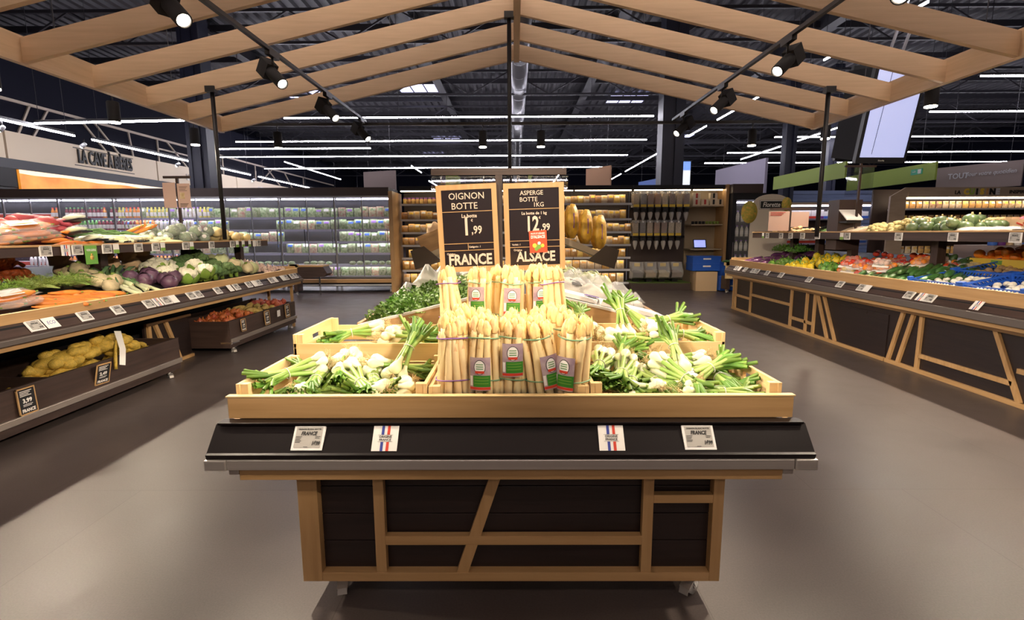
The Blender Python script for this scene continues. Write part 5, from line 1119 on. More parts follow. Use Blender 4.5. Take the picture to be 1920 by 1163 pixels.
tag(place(MB_.mesh('black_tray', 'black'), 'black_tray', None, (3.98, 3.3, zv(3.7) + .002)), 'flat empty black tray at the near end of the right upper shelf', 'tray')

# ------------------------------------------------------------------ slanted racks: yellow net bags and brown crates
CN = [[('body', v_tube('c', 0, .23, [.02, .045, .052, .05, .045, .02], 0, 12, flat=.55).mesh('body', 'netgold')), ('label', MB().box(-.05, .05, -.012, .012, .026, .029).mesh('label', 'purple'))]] if M('netgold', (.70, .40, .035), .45, var=.4, vscale=30, bump=.5, bscale=60) else None
for i in range(10):
    x = .20 + .095 * (i % 5); y = 3.50 + (.2 if i >= 5 else 0); z = 1.270 - .39 * (x - .12)
    put('lemon_net_bag', CN[0], (x, y, z + .115), (0, -PI / 2 + .15, 1.45), 'golden net bag standing on the right sloping rack, %s row, %s from the post' % (('front', 'back')[i // 5], ORD[i % 5]), 'net bag', 'golden net bags on the right rack')
def slanted_crate(x, y, z, ry, lab):
    t = thing('wooden_crate', lab, 'crate', (x, y, z), (0, ry, 0), 'slanted crates on the left rack')
    for s in (-1, 1): MB().box(-.19, .19, s * .2 - .006, s * .2 + .006, 0, .13).obj('side_board', 'kraftwood', t, .001); MB().box(s * .19 - .006, s * .19 + .006, -.194, .194, 0, .13).obj('end_board', 'kraftwood', t, .001)
    MB().box(-.184, .184, -.194, .194, .0, .008).obj('bottom', 'kraftwood', t)
M('kraftwood', (.46, .27, .12), .6, var=.3, vscale=5, stretch=(1, 1, 8))
slanted_crate(-.43, 3.67, 1.127, -.371, 'plain brown wooden crate tilted on the left sloping rack')
GB = [[('paper', bagmesh('kraftlight', .06, .04, .15, 5, .4)), ('contents', MB().ell((0, 0, .1), (.045, .03, .04), 8, 6).mesh('contents', 'yellowp'))]]
for i in range(3): put('paper_bag', GB[0], (-.52 + .09 * i, 3.62, 1.125 + .035 * i), (0, -.37, .2 * i), 'brown paper bag standing in the tilted crate, %s from the left' % ORD[i], 'bag', 'paper bags in the tilted crate')
# ------------------------------------------------------------------ refrigerated cabinets along the back
M('fridgeback', (.05, .05, .06), .25, .5); M('shelfblue', (.34, .34, .50), .4); M('shelfwhite', (.62, .62, .66), .4); M('doorframe', (.36, .35, .36), .35, .6)
M('glass', (1, 1, 1), .02, alpha=.08, spec=.9); M('pinkglow', (1, 1, 1), emit=5, ecol=(1, .22, .75)); M('header', (.052, .032, .028), .5)
FZ = (1.55, 1.30, 1.05, .81, .56, .33)
def fridge(x0, k, pink=False):
    w = 1.13; t = thing('refrigerated_cabinet', 'glass-door refrigerated cabinet in the back row, %s from its right end' % ORD[k], 'refrigerated cabinet', (x0, 10.6, 0), group='refrigerated cabinets in the back row')
    MB().box(0, w, .02, .85, 1.97, 2.14).obj('header', 'header', t); MB().box(0, w, .78, .85, .15, 1.97).obj('back_panel', 'fridgeback', t)
    MB().box(0, w, .0, .78, .20, .27).obj('bottom_board', 'oak_x', t, .002); MB().box(0, w, -.03, .0, .14, .17).obj('bumper', 'shelfwhite', t)
    MB().box(0, w, .05, .80, .12, .20).obj('plinth', 'blackmatt', t)
    for x in (.05, w - .05): MB().bar((x, .12, 0), (x, .12, .14), .04, .04).obj('leg', 'chrome', t)
    MB().box(.03, w - .03, .10, .14, 1.90, 1.925).obj('light_strip', 'fridgeglow', t)
    for j, z in enumerate(FZ):
        s = MB().box(.01, w - .01, .16, .78, z - .02, z).obj('shelf', 'shelfwhite', t)
        MB().box(.01, w - .01, .145, .16, z - .04, z + .005).obj('ticket_strip', 'shelfblue', s)
        b = MB()
        if j < 5: MB().box(.04, w - .04, .19, .21, z - .035, z - .022).obj('light_strip', 'pinkglow' if pink and j > 2 else 'fridgeglow', s)
    for i in range(2):
        a = i * w / 2; c = a + w / 2
        MB().box(a + .02, c - .02, .012, .018, .36, 1.93).obj('door_glass', 'glass', t)
        b = MB(); m = .030 if i == 0 else .016
        b.box(a, a + m, 0, .03, .30, 1.97); b.box(a + m, c, 0, .03, 1.935, 1.97); b.box(a + m, c, 0, .03, .30, .335); b.obj('door_frame', 'doorframe', t)
        MB().box(c - .05, c - .038, -.025, -.012, .9, 1.3).obj('door_handle', 'chrome', t)
    return x0
FX = [-2.56 - 1.13 * (k + 1) for k in range(9)]
for k, x in enumerate(FX): fridge(x, k, k >= 7)
MB_ = MB().box(-2.56, -2.48, 10.58, 11.45, 0, 2.06); tag(MB_.obj('wooden_partition', 'oak_z'), 'pale wooden partition closing the right end of the refrigerated row', 'partition')
M('saladgreen', (.09, .19, .03), .6, var=1, vcol=(.50, .54, .34), vscale=26, rand=.25); M('saladred', (.42, .14, .12), .6, var=1, vcol=(.55, .6, .35), vscale=26, rand=.2)
M('saladfilm', (.9, .92, .95), .15, alpha=.3, spec=.8); M('sachet_violet', (.30, .14, .50), .4); M('sachet_blue', (.05, .15, .55), .4)
def sachet(c1, band, w=.075, h=.17):
    b = MB(); nx, nz = 8, 8; vs = []
    for s in (-1, 1):
        for j in range(nz + 1):
            for i in range(nx + 1):
                u = i / nx; v = j / nz; th = .036 * (math.sin(PI * u) * math.sin(PI * min(1, v * 1.05))) ** .5 if 0 < u < 1 and 0 < v < 1 else 0
                vs.append(((u - .5) * 2 * w, s * th + .004 * math.sin(u * 9 + v * 7), v * h))
    n = (nx + 1) * (nz + 1); fs = []
    for s in range(2):
        for j in range(nz):
            for i in range(nx):
                q = s * n + j * (nx + 1) + i; f = (q, q + 1, q + nx + 2, q + nx + 1); fs.append(f if s == 0 else f[::-1])
    b.add(vs, fs); n0 = len(b.f)
    b.m = [1 if (h and (k // nx) % nz >= 5 and (k // nx) % nz <= 6 and 1 < k % nx < 7) else 0 for k in range(n0)]
    return b.mesh('sachet', [c1, band])
SAL = [sachet('saladgreen', 'saladgreen'), sachet('saladgreen', 'sachet_violet'), sachet('saladgreen', 'sachet_blue'), sachet('saladred', 'saladgreen'), sachet('saladgreen', 'paper')]
BOWL = MB().lathe([(.001, 0), (.05, .0), (.075, .05), (.07, .055), (.04, .075), (.001, .08)], 12).mesh('bowl', 'saladgreen')
SN = ['top', 'second', 'third', 'fourth', 'fifth', 'bottom']
for k in range(0, 5):
    for j, z in enumerate(FZ):
        if (k, j) in ((4, 4), (3, 4), (4, 2), (3, 5)): continue
        x = FX[k] + .09; xe = FX[k] + 1.08
        while x < xe:
            gap = (j == 1 and k == 2 and x - FX[k] < .9) or (j == 4 and x - FX[k] < .3 and k == 2) or (j == 3 and k == 2 and x - FX[k] > .3) or (j == 2 and k == 1) or (j == 4 and k in (0, 1) and rnd.random() < .3)
            if not gap:
                if j == 4: put('salad_bowl', BOWL, (x, 10.86, z), (0, 0, U(0, 6)), 'low clear bowl of salad on the fifth shelf of the refrigerated row', 'bowl', 'salad bowls on the fifth shelf', U(.9, 1.1))
                else: put('salad_bag', rnd.choice(SAL), (x, 10.84, z), (U(-.12, .02), 0, U(-.15, .15)), 'bagged salad on the %s shelf of the refrigerated row' % SN[j], 'salad bag', 'bagged salads on the %s shelf' % SN[j], (1.05, 1, U(1.05, 1.3)))
            x += U(.15, .17)
def bottle(liq, capm):
    b = MB(); b.lathe([(.001, 0), (.032, 0), (.034, .01), (.034, .04)], 12, 0, caps=False); b.lathe([(.0345, .04), (.0345, .12)], 12, 1, caps=False); b.lathe([(.034, .12), (.033, .15), (.018, .185), (.015, .20)], 12, 0, caps=False)
    b.lathe([(.018, .20), (.018, .225), (.001, .226)], 10, 2, caps=False); return b.mesh('bottle', [liq, 'paper', capm])
for nm, c in (('liqred', (.20, .015, .03)), ('liqorange', (.75, .25, .03)), ('liqyellow', (.72, .60, .12)), ('liqgreen', (.10, .28, .05)), ('liqwhite', (.75, .72, .65)), ('capgreen', (.08, .30, .08)), ('capyellow', (.65, .60, .10))): M(nm, c, .2, coat=.4)
BT = dict(red=bottle('liqred', 'capgreen'), orange=bottle('liqorange', 'tagred'), yellow=bottle('liqyellow', 'capyellow'), green=bottle('liqgreen', 'capgreen'), white=bottle('liqwhite', 'sachet_violet'))
def bpos(px, Y=10.85): return (px - 965) / 960 * Y
for z, segs, nm in ((1.55, ((112, 123, 'orange'), (138, 186, 'red'), (189, 206, 'red'), (208, 213, 'orange'), (221, 233, 'red'), (236, 248, 'yellow'), (249, 276, 'orange'), (288, 330, 'yellow'), (345, 382, 'white'), (386, 404, 'yellow')), 'top'), (1.30, ((118, 190, 'green'), (196, 262, 'red'), (266, 300, 'orange'), (304, 372, 'white')), 'second'), (.56, ((60, 100, 'white'), (134, 232, 'orange'), (236, 286, 'yellow'), (290, 400, 'orange')), 'fifth')):
    for a, c, kind in segs:
        x = bpos(a)
        while x < bpos(c) + .01:
            put('bottle', BT[kind], (x, 10.83, z), (0, 0, U(0, 6)), 'small bottle of %s drink on the %s refrigerated shelf at the left' % (kind, nm), 'bottle', '%s drink bottles on the %s shelf' % (kind, nm), (1, 1, 1)); x += .082
MT = MB().box(-.09, .09, -.02, .02, 0, .11).box(-.085, .085, -.021, -.02, .02, .09, 1).mesh('pack', ['white', 'tagred'])
for z, n in ((1.55, 'top'), (1.05, 'third'), (.81, 'fourth'), (.56, 'fifth')):
    for i in range(11): put('meat_pack', MT, (bpos(-50) + .20 * i * .85, 10.83, z), (-.15, 0, 0), 'white and red meat pack on the %s shelf at the far left end' % n, 'pack', 'meat packs on the %s shelf' % n)

# ------------------------------------------------------------------ dry goods shelves, middle of the back
GZ = (1.82, 1.50, 1.23, .96, .69, .43, .15)
def gondola(x0, w, k):
    t = thing('shelf_unit', 'dark shelf unit of dry goods at the back, %s from the left' % ORD[k], 'shelf unit', (x0, 11.0, 0), group='dry goods shelves at the back')
    MB().box(0, w, .42, .46, 0, 2.18).obj('back_panel', 'header', t); MB().box(0, w, -.02, .44, 2.10, 2.19).obj('header', 'blackmatt', t); MB().box(0, w, 0, .42, 0, .13).obj('plinth', 'header', t)
    MB().box(.02, w - .02, .02, .05, 2.08, 2.098).obj('light_strip', 'warmstrip', t)
    for z in GZ:
        s = MB().box(.005, w - .005, .0, .42, z - .02, z).obj('shelf', 'header', t); MB().box(.005, w - .005, -.012, 0, z - .035, z + .008).obj('ticket_strip', 'shelfwhite', s)
        if z != .15: MB().box(.03, w - .03, .03, .045, z - .03, z - .021).obj('light_strip', 'warmstrip', s)
M('warmstrip', (1, 1, 1), emit=9, ecol=(1, .80, .55))
for k in range(4): gondola(-2.42 + 1.225 * k, 1.22, k)
M('snackgold', (.75, .50, .16), .5, var=1, vcol=(.62, .33, .10), vscale=20, rand=.25); M('snackbrown', (.40, .22, .10), .5, var=1, vcol=(.62, .5, .36), vscale=20, rand=.25); M('snackwhite', (.75, .68, .55), .5, var=1, vcol=(.6, .4, .2), vscale=14, rand=.15); M('snackred', (.55, .06, .04), .5)
SK = [sachet('snackgold', 'paper', .06, .15), sachet('snackbrown', 'yellowp', .06, .15), sachet('snackwhite', 'snackgold', .06, .15), sachet('snackgold', 'snackbrown', .06, .15)]
JAR = MB().lathe([(.001, 0), (.040, 0), (.042, .01), (.042, .10), (.03, .115)], 12, 0, caps=False).lathe([(.034, .115), (.034, .14), (.001, .141)], 10, 1, caps=False).mesh('jar', ['snackgold', 'purple'])
GN = ['top', 'second', 'third', 'fourth', 'fifth', 'sixth', 'bottom']
for j, z in enumerate(GZ):
    if j == 0:
        for i in range(15): put('jar', JAR, (-2.33 + .088 * i, 11.10, z), (0, 0, U(0, 6)), 'golden jar with violet lid on the top dry goods shelf, left part', 'jar', 'jars with violet lids')
    for side, xs, xe in (('left', -2.35, -1.15), ('right', 1.0, 2.42), ('middle', -1.1, .95)):
        if side == 'left' and j == 0: continue
        x = xs
        while x < xe:
            if side == 'middle' and j in (1, 2, 3, 4) or (side == 'left' and rnd.random() < .12): x += .13; continue
            put('snack_bag', rnd.choice(SK), (x, 11.09, z), (U(-.15, 0), 0, U(-.15, .15)), 'golden brown snack bag on the %s dry goods shelf, %s part' % (GN[j], side), 'bag', 'snack bags on the %s shelf, %s part' % (GN[j], side), (1.1, 1, U(1.0, 1.3)) if j < 5 else (1.25, 1, 1.3)); x += U(.12, .14) if j < 5 else .16

# ------------------------------------------------------------------ bulk dispensers
M('clear', (.85, .83, .8), .08, alpha=.30, spec=.9); M('turf', (.09, .15, .02), .9, var=.4, vscale=80)
grain = dict(a=(.50, .22, .07), b=(.62, .45, .25), c=(.33, .15, .06), d=(.75, .60, .38), e=(.14, .12, .12), f=(.72, .58, .36), g=(.22, .11, .07))
for k_, c in grain.items(): M('grain' + k_, c, .8, var=.5, vscale=60)
t = thing('dispenser_rack', 'dark rack with turf plinth holding the rows of bulk food dispensers', 'rack', (2.50, 11.0, 0))
MB().box(0, 1.22, .40, .46, 0, 2.18).obj('back_panel', 'header', t); MB().box(0, 1.22, -.02, .44, 2.10, 2.19).obj('header', 'blackmatt', t); MB().box(-.05, 1.20, -.25, .40, 0, .15).obj('plinth', 'header', t); MB().box(-.05, 1.20, -.25, .40, .15, .165).obj('turf', 'turf', t)
MB().box(.02, 1.2, .02, .05, 2.08, 2.098).obj('light_strip', 'warmstrip', t)
for z in (1.70, 1.09): MB().box(.0, 1.2, .30, .40, z, z + .05).obj('shelf', 'blackmatt', t)
def dispenser(g):
    return [('bin', MB().box(-.062, .062, -.13, .13, .0, .33).mesh('bin', 'clear')), ('grain', MB().box(-.055, .055, -.12, .12, .06, .28).mesh('grain', 'grain' + g)), ('label', MB().box(-.06, .06, -.134, -.131, .0, .055).box(-.02, .02, -.134, -.131, .27, .31, 1).mesh('label', ['yellowp', 'paper'])),
            ('valve', MB().prism([(-.055, 0), (.055, 0), (.045, -.10), (-.045, -.10)], 'y', -.15, -.02).tube([(-.05, -.16, -.03), (.05, -.16, -.03)], .014, 8).mesh('valve', 'black')), ('spout', MB().lathe([(.04, -.10), (.052, -.13), (.045, -.19), (.022, -.26), (.014, -.29)], 12, T=Matrix.Translation((0, -.10, 0))).mesh('spout', 'clearspout'))]
M('clearspout', (.75, .70, .64), .15, alpha=.6, spec=.9)
DISP = {g: dispenser(g) for g in grain}
for i, g in enumerate('becadgbg'): put('bulk_dispenser', DISP[g], (2.57 + .151 * i, 11.15, 1.74), (0, 0, 0), 'clear bulk food dispenser with black spout valve, upper row, %s from the left' % ORD[i], 'dispenser', 'upper row of bulk dispensers')
for i, g in enumerate('bebacdf'): put('bulk_dispenser', DISP[g], (2.57 + .151 * i, 11.15, 1.14), (0, 0, 0), 'clear bulk food dispenser with black spout valve, lower row, %s from the left' % ORD[i], 'dispenser', 'lower row of bulk dispensers')
def scoop(g): return [('bin', MB().prism([(-.20, .10), (-.26, .22), (-.10, .42), (.12, .42), (.12, .06), (-.08, .06)], 'x', -.115, .115).mesh('bin', 'clear')), ('grain', MB().prism([(-.18, .11), (-.22, .20), (.11, .24), (.11, .07), (-.07, .07)], 'x', -.105, .105).mesh('grain', 'grain' + g)), ('label', MB().box(-.06, .06, -.10, -.09, .33, .40, T=Matrix.Rotation(0, 4, 'X')).mesh('label', 'yellowp')), ('foot', MB().box(-.06, .06, -.05, .1, 0, .06).mesh('foot', 'black'))]
for i, g in enumerate('ebfg'): put('scoop_bin', scoop(g), (2.60 + .275 * i, 11.02, .165), (0, 0, 0), 'slanted clear scoop bin with yellow label on the turf plinth, %s from the left' % ORD[i], 'bin', 'scoop bins on the turf plinth')
# shelf with tea boxes, tablet, blue crates
t = thing('shelf_unit', 'brown shelf unit right of the dispensers with boxes, a tablet and a wooden end panel', 'shelf unit', (3.74, 11.0, 0))
MB().box(0, .68, .42, .46, 0, 2.18).obj('back_panel', 'greyoak', t); MB().box(0, .68, -.02, .44, 2.10, 2.19).obj('header', 'blackmatt', t); MB().box(.66, .72, -.1, .46, 0, 2.19).obj('end_panel', 'oak_z', t)
for z in (1.77, 1.38, .86): MB().box(0, .66, 0, .42, z - .025, z).obj('shelf', 'greyoak', t)
MB().box(.02, .64, .03, .05, 2.08, 2.098).obj('light_strip', 'warmstrip', t)
M('teacream', (.70, .60, .45), .6); M('teared', (.5, .05, .04), .6)
TB = [MB().box(-.075, .075, -.06, .06, 0, .13).box(-.022, .022, -.061, -.06, .02, .12, 1).mesh('box', ['teacream', m]) for m in ('teared', 'ink')]
for i, (x, z, m) in enumerate(((3.84, 1.77, 0), (3.84, 1.90, 0), (4.02, 1.77, 0), (4.20, 1.77, 1), (4.20, 1.90, 1), (4.34, 1.77, 1))): put('tea_box', TB[m], (x, 11.1, z), (0, 0, 0), 'cream box with %s emblem on the top shelf right of the dispensers, %s' % (('red', 'black')[m], ('lower left', 'upper left', 'middle', 'lower right', 'upper right', 'far right')[i]), 'box', 'cream boxes right of the dispensers')
CANM = MB().lathe([(.001, 0), (.032, 0), (.032, .06), (.001, .061)], 10).mesh('tin', 'ink'); CANG = MB().lathe([(.001, 0), (.032, 0), (.032, .06), (.001, .061)], 10).mesh('tin', 'leafmid')
for i in range(8): put('tin', CANM if i < 4 else CANG, (3.80 + .075 * i, 11.1, 1.38), (0, 0, 0), '%s tin on the middle shelf right of the dispensers' % ('black' if i < 4 else 'green'), 'tin', '%s tins right of the dispensers' % ('black' if i < 4 else 'green'))
t = thing('tablet', 'black tablet with blue screen on a stand on the lower shelf', 'tablet', (3.95, 11.0, .86), (-.35, 0, 0)); MB().box(-.14, .14, 0, .012, .02, .21).obj('casing', 'black', t); M('tabletglow', (1, 1, 1), emit=.55, ecol=(.22, .30, .95)); MB().box(-.12, .12, -.002, 0, .035, .195).obj('display', 'tabletglow', t)
BCS = [('body', MB().box(-.29, .29, -.19, .19, 0, .15).box(-.30, .30, -.20, .20, .13, .15).mesh('body', 'bluecrate')), ('grip', MB().box(-.08, .08, -.203, -.20, .08, .11).mesh('grip', 'paper'))]
for i, (x, z) in enumerate(((3.95, .42), (3.95, .57), (4.52, .30), (4.52, .45), (4.50, .02))): put('blue_crate', BCS, (x, 10.78 if x < 4 else 10.70, z), (0, 0, .02), 'stacked blue plastic crate right of the dispensers, %s' % ('left stack, lower', 'left stack, upper', 'right stack, middle', 'right stack, top', 'right stack, bottom')[i], 'crate', 'stacked blue crates')
put('blue_crate', BCS, (4.50, 10.70, .165), (0, 0, 0), 'stacked blue plastic crate right of the dispensers, right stack, second from bottom', 'crate', 'stacked blue crates')
put('carton', MB().box(-.22, .22, -.18, .18, 0, .40).mesh('carton', 'kraftlight'), (3.97, 10.78, 0), (0, 0, 0), 'plain brown carton on the floor under the left blue crates', 'carton')
# black glass-front fridge
t = thing('drinks_fridge', 'black glass-front fridge with rack between the shelf unit and the right stand', 'fridge', (4.78, 10.75, 0))
MB().box(-.30, .38, .10, .7, 0, 2.0).box(-.30, -.22, 0, .1, 0, 2.0).box(.33, .38, 0, .1, 0, 2.0).box(-.22, .33, 0, .1, 0, .14).box(-.22, .33, 0, .1, 1.86, 2.0).obj('cabinet', 'blackmatt', t)
MB().box(-.32, .30, -.02, .7, 2.0, 2.18).obj('top_box', 'header', t); MB().box(-.2, .31, .06, .08, 1.80, 1.83).obj('light_strip', 'fridgeglow', t)
for z in (.5, .8, 1.1, 1.4): 
    s = MB().box(-.22, .33, .0, .1, z, z + .02).obj('shelf', 'brown_x', t)
MB().box(-.22, .33, -.008, -.002, .14, 1.86).obj('door_glass', 'glass', t); MB().box(-.27, -.255, -.04, -.02, .6, 1.0).obj('door_handle', 'chrome', t)
for j, z in enumerate((.52, .82, 1.12, 1.42)):
    for i in range(5): put('bottle', BT['white'], (4.62 + .10 * i, 10.80, z), (0, 0, 0), 'pale bottle on the %s shelf of the black fridge' % ('bottom', 'second', 'third', 'top')[j], 'bottle', 'bottles on the %s shelf of the black fridge' % ('bottom', 'second', 'third', 'top')[j])
# arched salad display
t = thing('promotional_stand', 'arched cream display with salad pictures and black and white name panel', 'display', (4.62, 9.4, 0))
b = MB(); pts = [(-.36, .0), (.32, .0), (.32, 1.72)] + [(.32 * math.cos(a), 1.72 + .16 * math.sin(a)) for a in [PI * i / 12 for i in range(1, 12)]] + [(-.36, 1.68)]
b.prism(pts, 'y', 0, .03).obj('board', 'cream_board', t) if M('cream_board', (.55, .48, .40), .6) else 0
M('saladprint', (.30, .36, .06), .7, var=1, vcol=(.75, .45, .08), vscale=28)
for x, z, r in ((-.40, 1.56, .145), (.26, 1.70, .09)): MB().lathe([(.001, 0), (r, 0), (r, .006), (.001, .006)], 24, T=Matrix.Translation((x, -.008, z)) @ Matrix.Scale(1.35, 4, (0, 0, 1)) @ Matrix.Rotation(PI / 2, 4, 'X')).obj('salad_print', 'saladprint', t)
MB().box(-.22, .20, -.006, 0, 1.61, 1.77).box(-.215, .195, -.007, -.006, 1.615, 1.765, 1).box(-.205, .185, -.008, -.007, 1.625, 1.755, 0).obj('name_panel', ['ink', 'paper'], t)
place(textmesh('Florette', .12, 'paper', .001, .0004, squeeze=.8, shear=.2), 'lettering', t, (-.01, -.009, 1.69))
# little end stands
for x, y, lab, nm in ((-4.1, 10.1, 'small wooden end stand in front of the refrigerated row beside the left stand', 'l'), (4.45, 10.2, 'small wooden trolley stand with caster left of the right stand', 'r')):
    t = thing('end_stand', lab, 'stand', (x, y, 0), group='small end stands')
    MB().box(-.30, -.16, -.1, -.07, .30, .62).box(-.33, -.13, -.1, -.07, .56, .62).obj('front_board', 'pine_z', t); MB().box(-.16, .35, -.10, .25, .57, .60).obj('top', 'oak_x', t)
    MB().prism([(-.16, .57), (.35, .57), (.42, .44), (.36, .38), (-.16, .33)], 'y', -.09, .24).obj('slatted_side', 'brown_x', t); MB().box(-.26, -.19, -.06, .2, .08, .34).obj('leg', 'brown_z', t); caster(t, -.22, .0, 0, .085); MB().bar((.2, .1, 0), (.2, .1, .36), .03, .03).obj('leg', 'chrome', t)
heap(14, (4.25, 4.75), (10.12, 10.42), .028, lambda x: .60, ZUC, 'courgette', 'dark green courgette on the small end stand at the back right', 'courgette', 'courgettes on the small end stand', L=.18, ax=.3)

# ------------------------------------------------------------------ sign holders on the side stands
def holder(x, y, z0, z1, w, lab, s=1):
    t = thing('sign_holder', lab, 'sign holder', (x, y, 0)); MB().box(-.012, .012, -.012, .012, z0, z1).obj('pole', 'brown_z', t); MB().box(-w, w, -.01, .01, z1, z1 + .025).obj('crossbar', 'brown_x', t); return t
t = holder(-3.62, 5.62, 1.12, 1.80, .145, 'dark pole with crossbar holding two pale sheets over the left stand')
MB().box(-.155, -.02, -.014, -.010, 1.49, 1.755).obj('sheet', 'pinksheet', t) if M('pinksheet', (.62, .42, .35), .6) else 0
q = MB().box(.0, .135, -.014, -.010, 1.49, 1.745).obj('sheet', 'pinksheet', t); b = MB(); lines(b, .02, 1.71, 4, .09, .004, .014, 0, -.0155); lines(b, .02, 1.53, 3, .09, .006, .014, 0, -.0155); b.box(.025, .075, -.0155, -.0145, 1.585, 1.65, 1); b.obj('print', ['header', 'snackbrown'], q)
t = holder(3.72, 7.05, 1.18, 1.50, .27, 'dark pole with crossbar holding two patterned pink sheets over the right stand')
MB().box(-.29, -.012, -.014, -.010, 1.22, 1.48).obj('sheet', 'pinksheet', t); MB().box(.012, .25, -.014, -.010, 1.27, 1.47).obj('sheet', 'pinksheet', t); b = MB(); lines(b, -.27, 1.46, 3, .2, .008, .018, 0, -.0155); b.obj('print', 'teared', t)
t = thing('weighing_station', 'tall dark box with a slanted paper pad standing behind the right upper shelf', 'weighing station', (3.80, 5.9, 0)); MB().box(-.14, .12, .0, .2, 1.0, 1.56).obj('column', 'header', t); MB().box(-.13, .03, -.14, .0, 1.30, 1.32, T=Matrix.Rotation(0, 4, 'X')).obj('arm', 'black', t)
MB().prism([(-.15, 1.33), (.0, 1.44), (.0, 1.45), (-.15, 1.345)], 'x', -.14, .04).obj('pad', 'paper', t)
t = thing('acrylic_holder', 'clear acrylic sign holder on a dark post above the weighing station', 'sign holder', (3.78, 5.78, 0)); MB().box(.0, .02, 0, .02, 1.18, 1.94).obj('post', 'brown_z', t); MB().box(-.15, -.005, -.004, 0, 1.58, 1.90).obj('sleeve', 'acrylic', t); MB().box(.025, .15, -.004, 0, 1.60, 1.90).obj('sleeve', 'acrylic', t); MB().box(-.17, .17, -.006, .01, 1.90, 1.92).obj('crossbar', 'brown_x', t)

# ------------------------------------------------------------------ hanging screens
M('screenglow', (1, 1, 1), emit=.42, ecol=(.46, .54, 1.0)); M('blueglow', (1, 1, 1), emit=.7, ecol=(.05, .15, .9)); M('bezel', (.05, .05, .052), .4)
t = thing('hanging_screen', 'big portrait screen hung on the right, leaning forward, showing pale blue', 'screen', (5.35, 7.75, 2.19), (.20, 0, .05)); t.scale = (1.42,) * 3
MB().box(-.27, .26, 0, .05, 0, .92).obj('casing', 'bezel', t); MB().box(-.235, .23, -.003, 0, .06, .89).obj('display', 'screenglow', t); b = MB(); b.bar((-.12, -.0045, .09), (-.10, -.0045, .86), .003, .004); b.obj('line', 'header', t)
place(textmesh('Bizerba', .022, 'paper', .0002, .0003), 'lettering', t, (0, -.001, .028))
MB().box(-.27, -.255, .05, .40, .03, .90).obj('side_panel', 'blackmatt', t); MB().box(-.25, .24, .36, .40, .0, .95).obj('rear_screen', 'bezel', t)
b = MB(); b.bar((-.05, .2, .9), (-.05, -.25, 3.1), .02, .02); b.bar((.08, .2, .9), (.08, -.25, 3.1), .02, .02); b.obj('hanger', 'shelfwhite', t)
t = thing('hanging_screen', 'small portrait screen with blue and white picture beside the black column', 'screen', (4.15, 13.0, 2.30)); MB().box(-.20, .20, 0, .06, 0, .66).obj('casing', 'bezel', t); M('whiteglow', (1, 1, 1), emit=.55, ecol=(.9, .95, 1)); MB().box(-.18, .18, -.003, 0, .03, .42).obj('display', 'whiteglow', t); MB().box(-.18, .18, -.003, 0, .42, .63).obj('picture', 'blueglow2', t) if M('blueglow2', (1, 1, 1), emit=.7, ecol=(.08, .25, .8)) else 0
MB().bar((0, .03, .66), (0, .03, 4.38), .02, .02).obj('hanger', 'darkmetal', t)

# ------------------------------------------------------------------ hanging banners
def banner(p, q, z0, z1, mat, lab, th=.04, name='hanging_banner', cable=True):
    t = thing(name, lab, 'banner', (p[0], p[1], 0)); d = Vector((q[0] - p[0], q[1] - p[1], 0)); 
    MB().bar((0, 0, (z0 + z1) / 2), (d.x, d.y, (z0 + z1) / 2), th, z1 - z0).obj('board', mat, t)
    for f in (.15, .85): MB().bar((d.x * f, d.y * f, z1), (d.x * f, d.y * f, 6.68), .008, .008).obj('cable', 'darkmetal', t)
    return t
M('lavender', (.42, .38, .50), .6); M('peach', (.60, .33, .18), .6); M('taupe', (.30, .23, .22), .6); M('limegreen', (.30, .42, .07), .6)
banner((6.9, 14), (6.9, 11), 2.32, 2.65, 'signgreen', 'lime green banner hung behind the black column, left of two')
t = banner((8.85, 14), (8.85, 11.1), 2.28, 2.65, 'signgreen', 'lime green banner with a small exit pictogram, right of two')
M('exitgreen', (.02, .22, .12), .5, emit=.15)
u_ = MB().box(-.035, -.022, -.16, .16, 2.44, 2.56, T=Matrix.Translation((0, -2.4, 0))).obj('exit_pictogram', 'exitgreen', t); b = MB(); b.T = Matrix.Translation((-.038, -2.4, 2.5)); b.box(-.002, .002, -.13, -.04, -.045, .045); b.bar((0, .02, 0), (0, .12, 0), .004, .014); b.bar((0, .02, 0), (0, .05, .03), .004, .012); b.obj('arrow', 'paper', u_)
t = banner((10.0, 12.5), (10.66, 11.1), 2.15, 2.68, 'taupe', 'taupe banner lettered TOUT pour votre quotidien')
an = math.atan2(-1.4, .66)
place(textmesh('TOUT', .17, 'shelfwhite', .003, .002, squeeze=.85), 'lettering', t, (.17 - .03, -.40 - .02, 2.45), (0, 0, an)); place(textmesh('pour votre quotidien', .13, 'shelfwhite', .0005, .002, squeeze=.8, shear=.3), 'lettering', t, (.42 - .03, -.92 - .02, 2.47), (0, 0, an))
banner((6.9, 18), (7.2, 15.1), 2.3, 3.3, 'lavender', 'pale lavender ribbed panel hung above the drinks fridge', .08)
banner((5.2, 22), (5.6, 20.5), 2.5, 3.3, 'sachet_blue', 'blue banner partly hidden behind the lavender panel')
banner((2.05, 15), (2.6, 14.2), 2.35, 3.0, 'peach', 'salmon coloured banner hung above the dry goods shelves')
banner((-4.3, 15), (-3.3, 14.6), 2.3, 2.95, 'taupe', 'greyish taupe banner hung above the right end of the fridges')
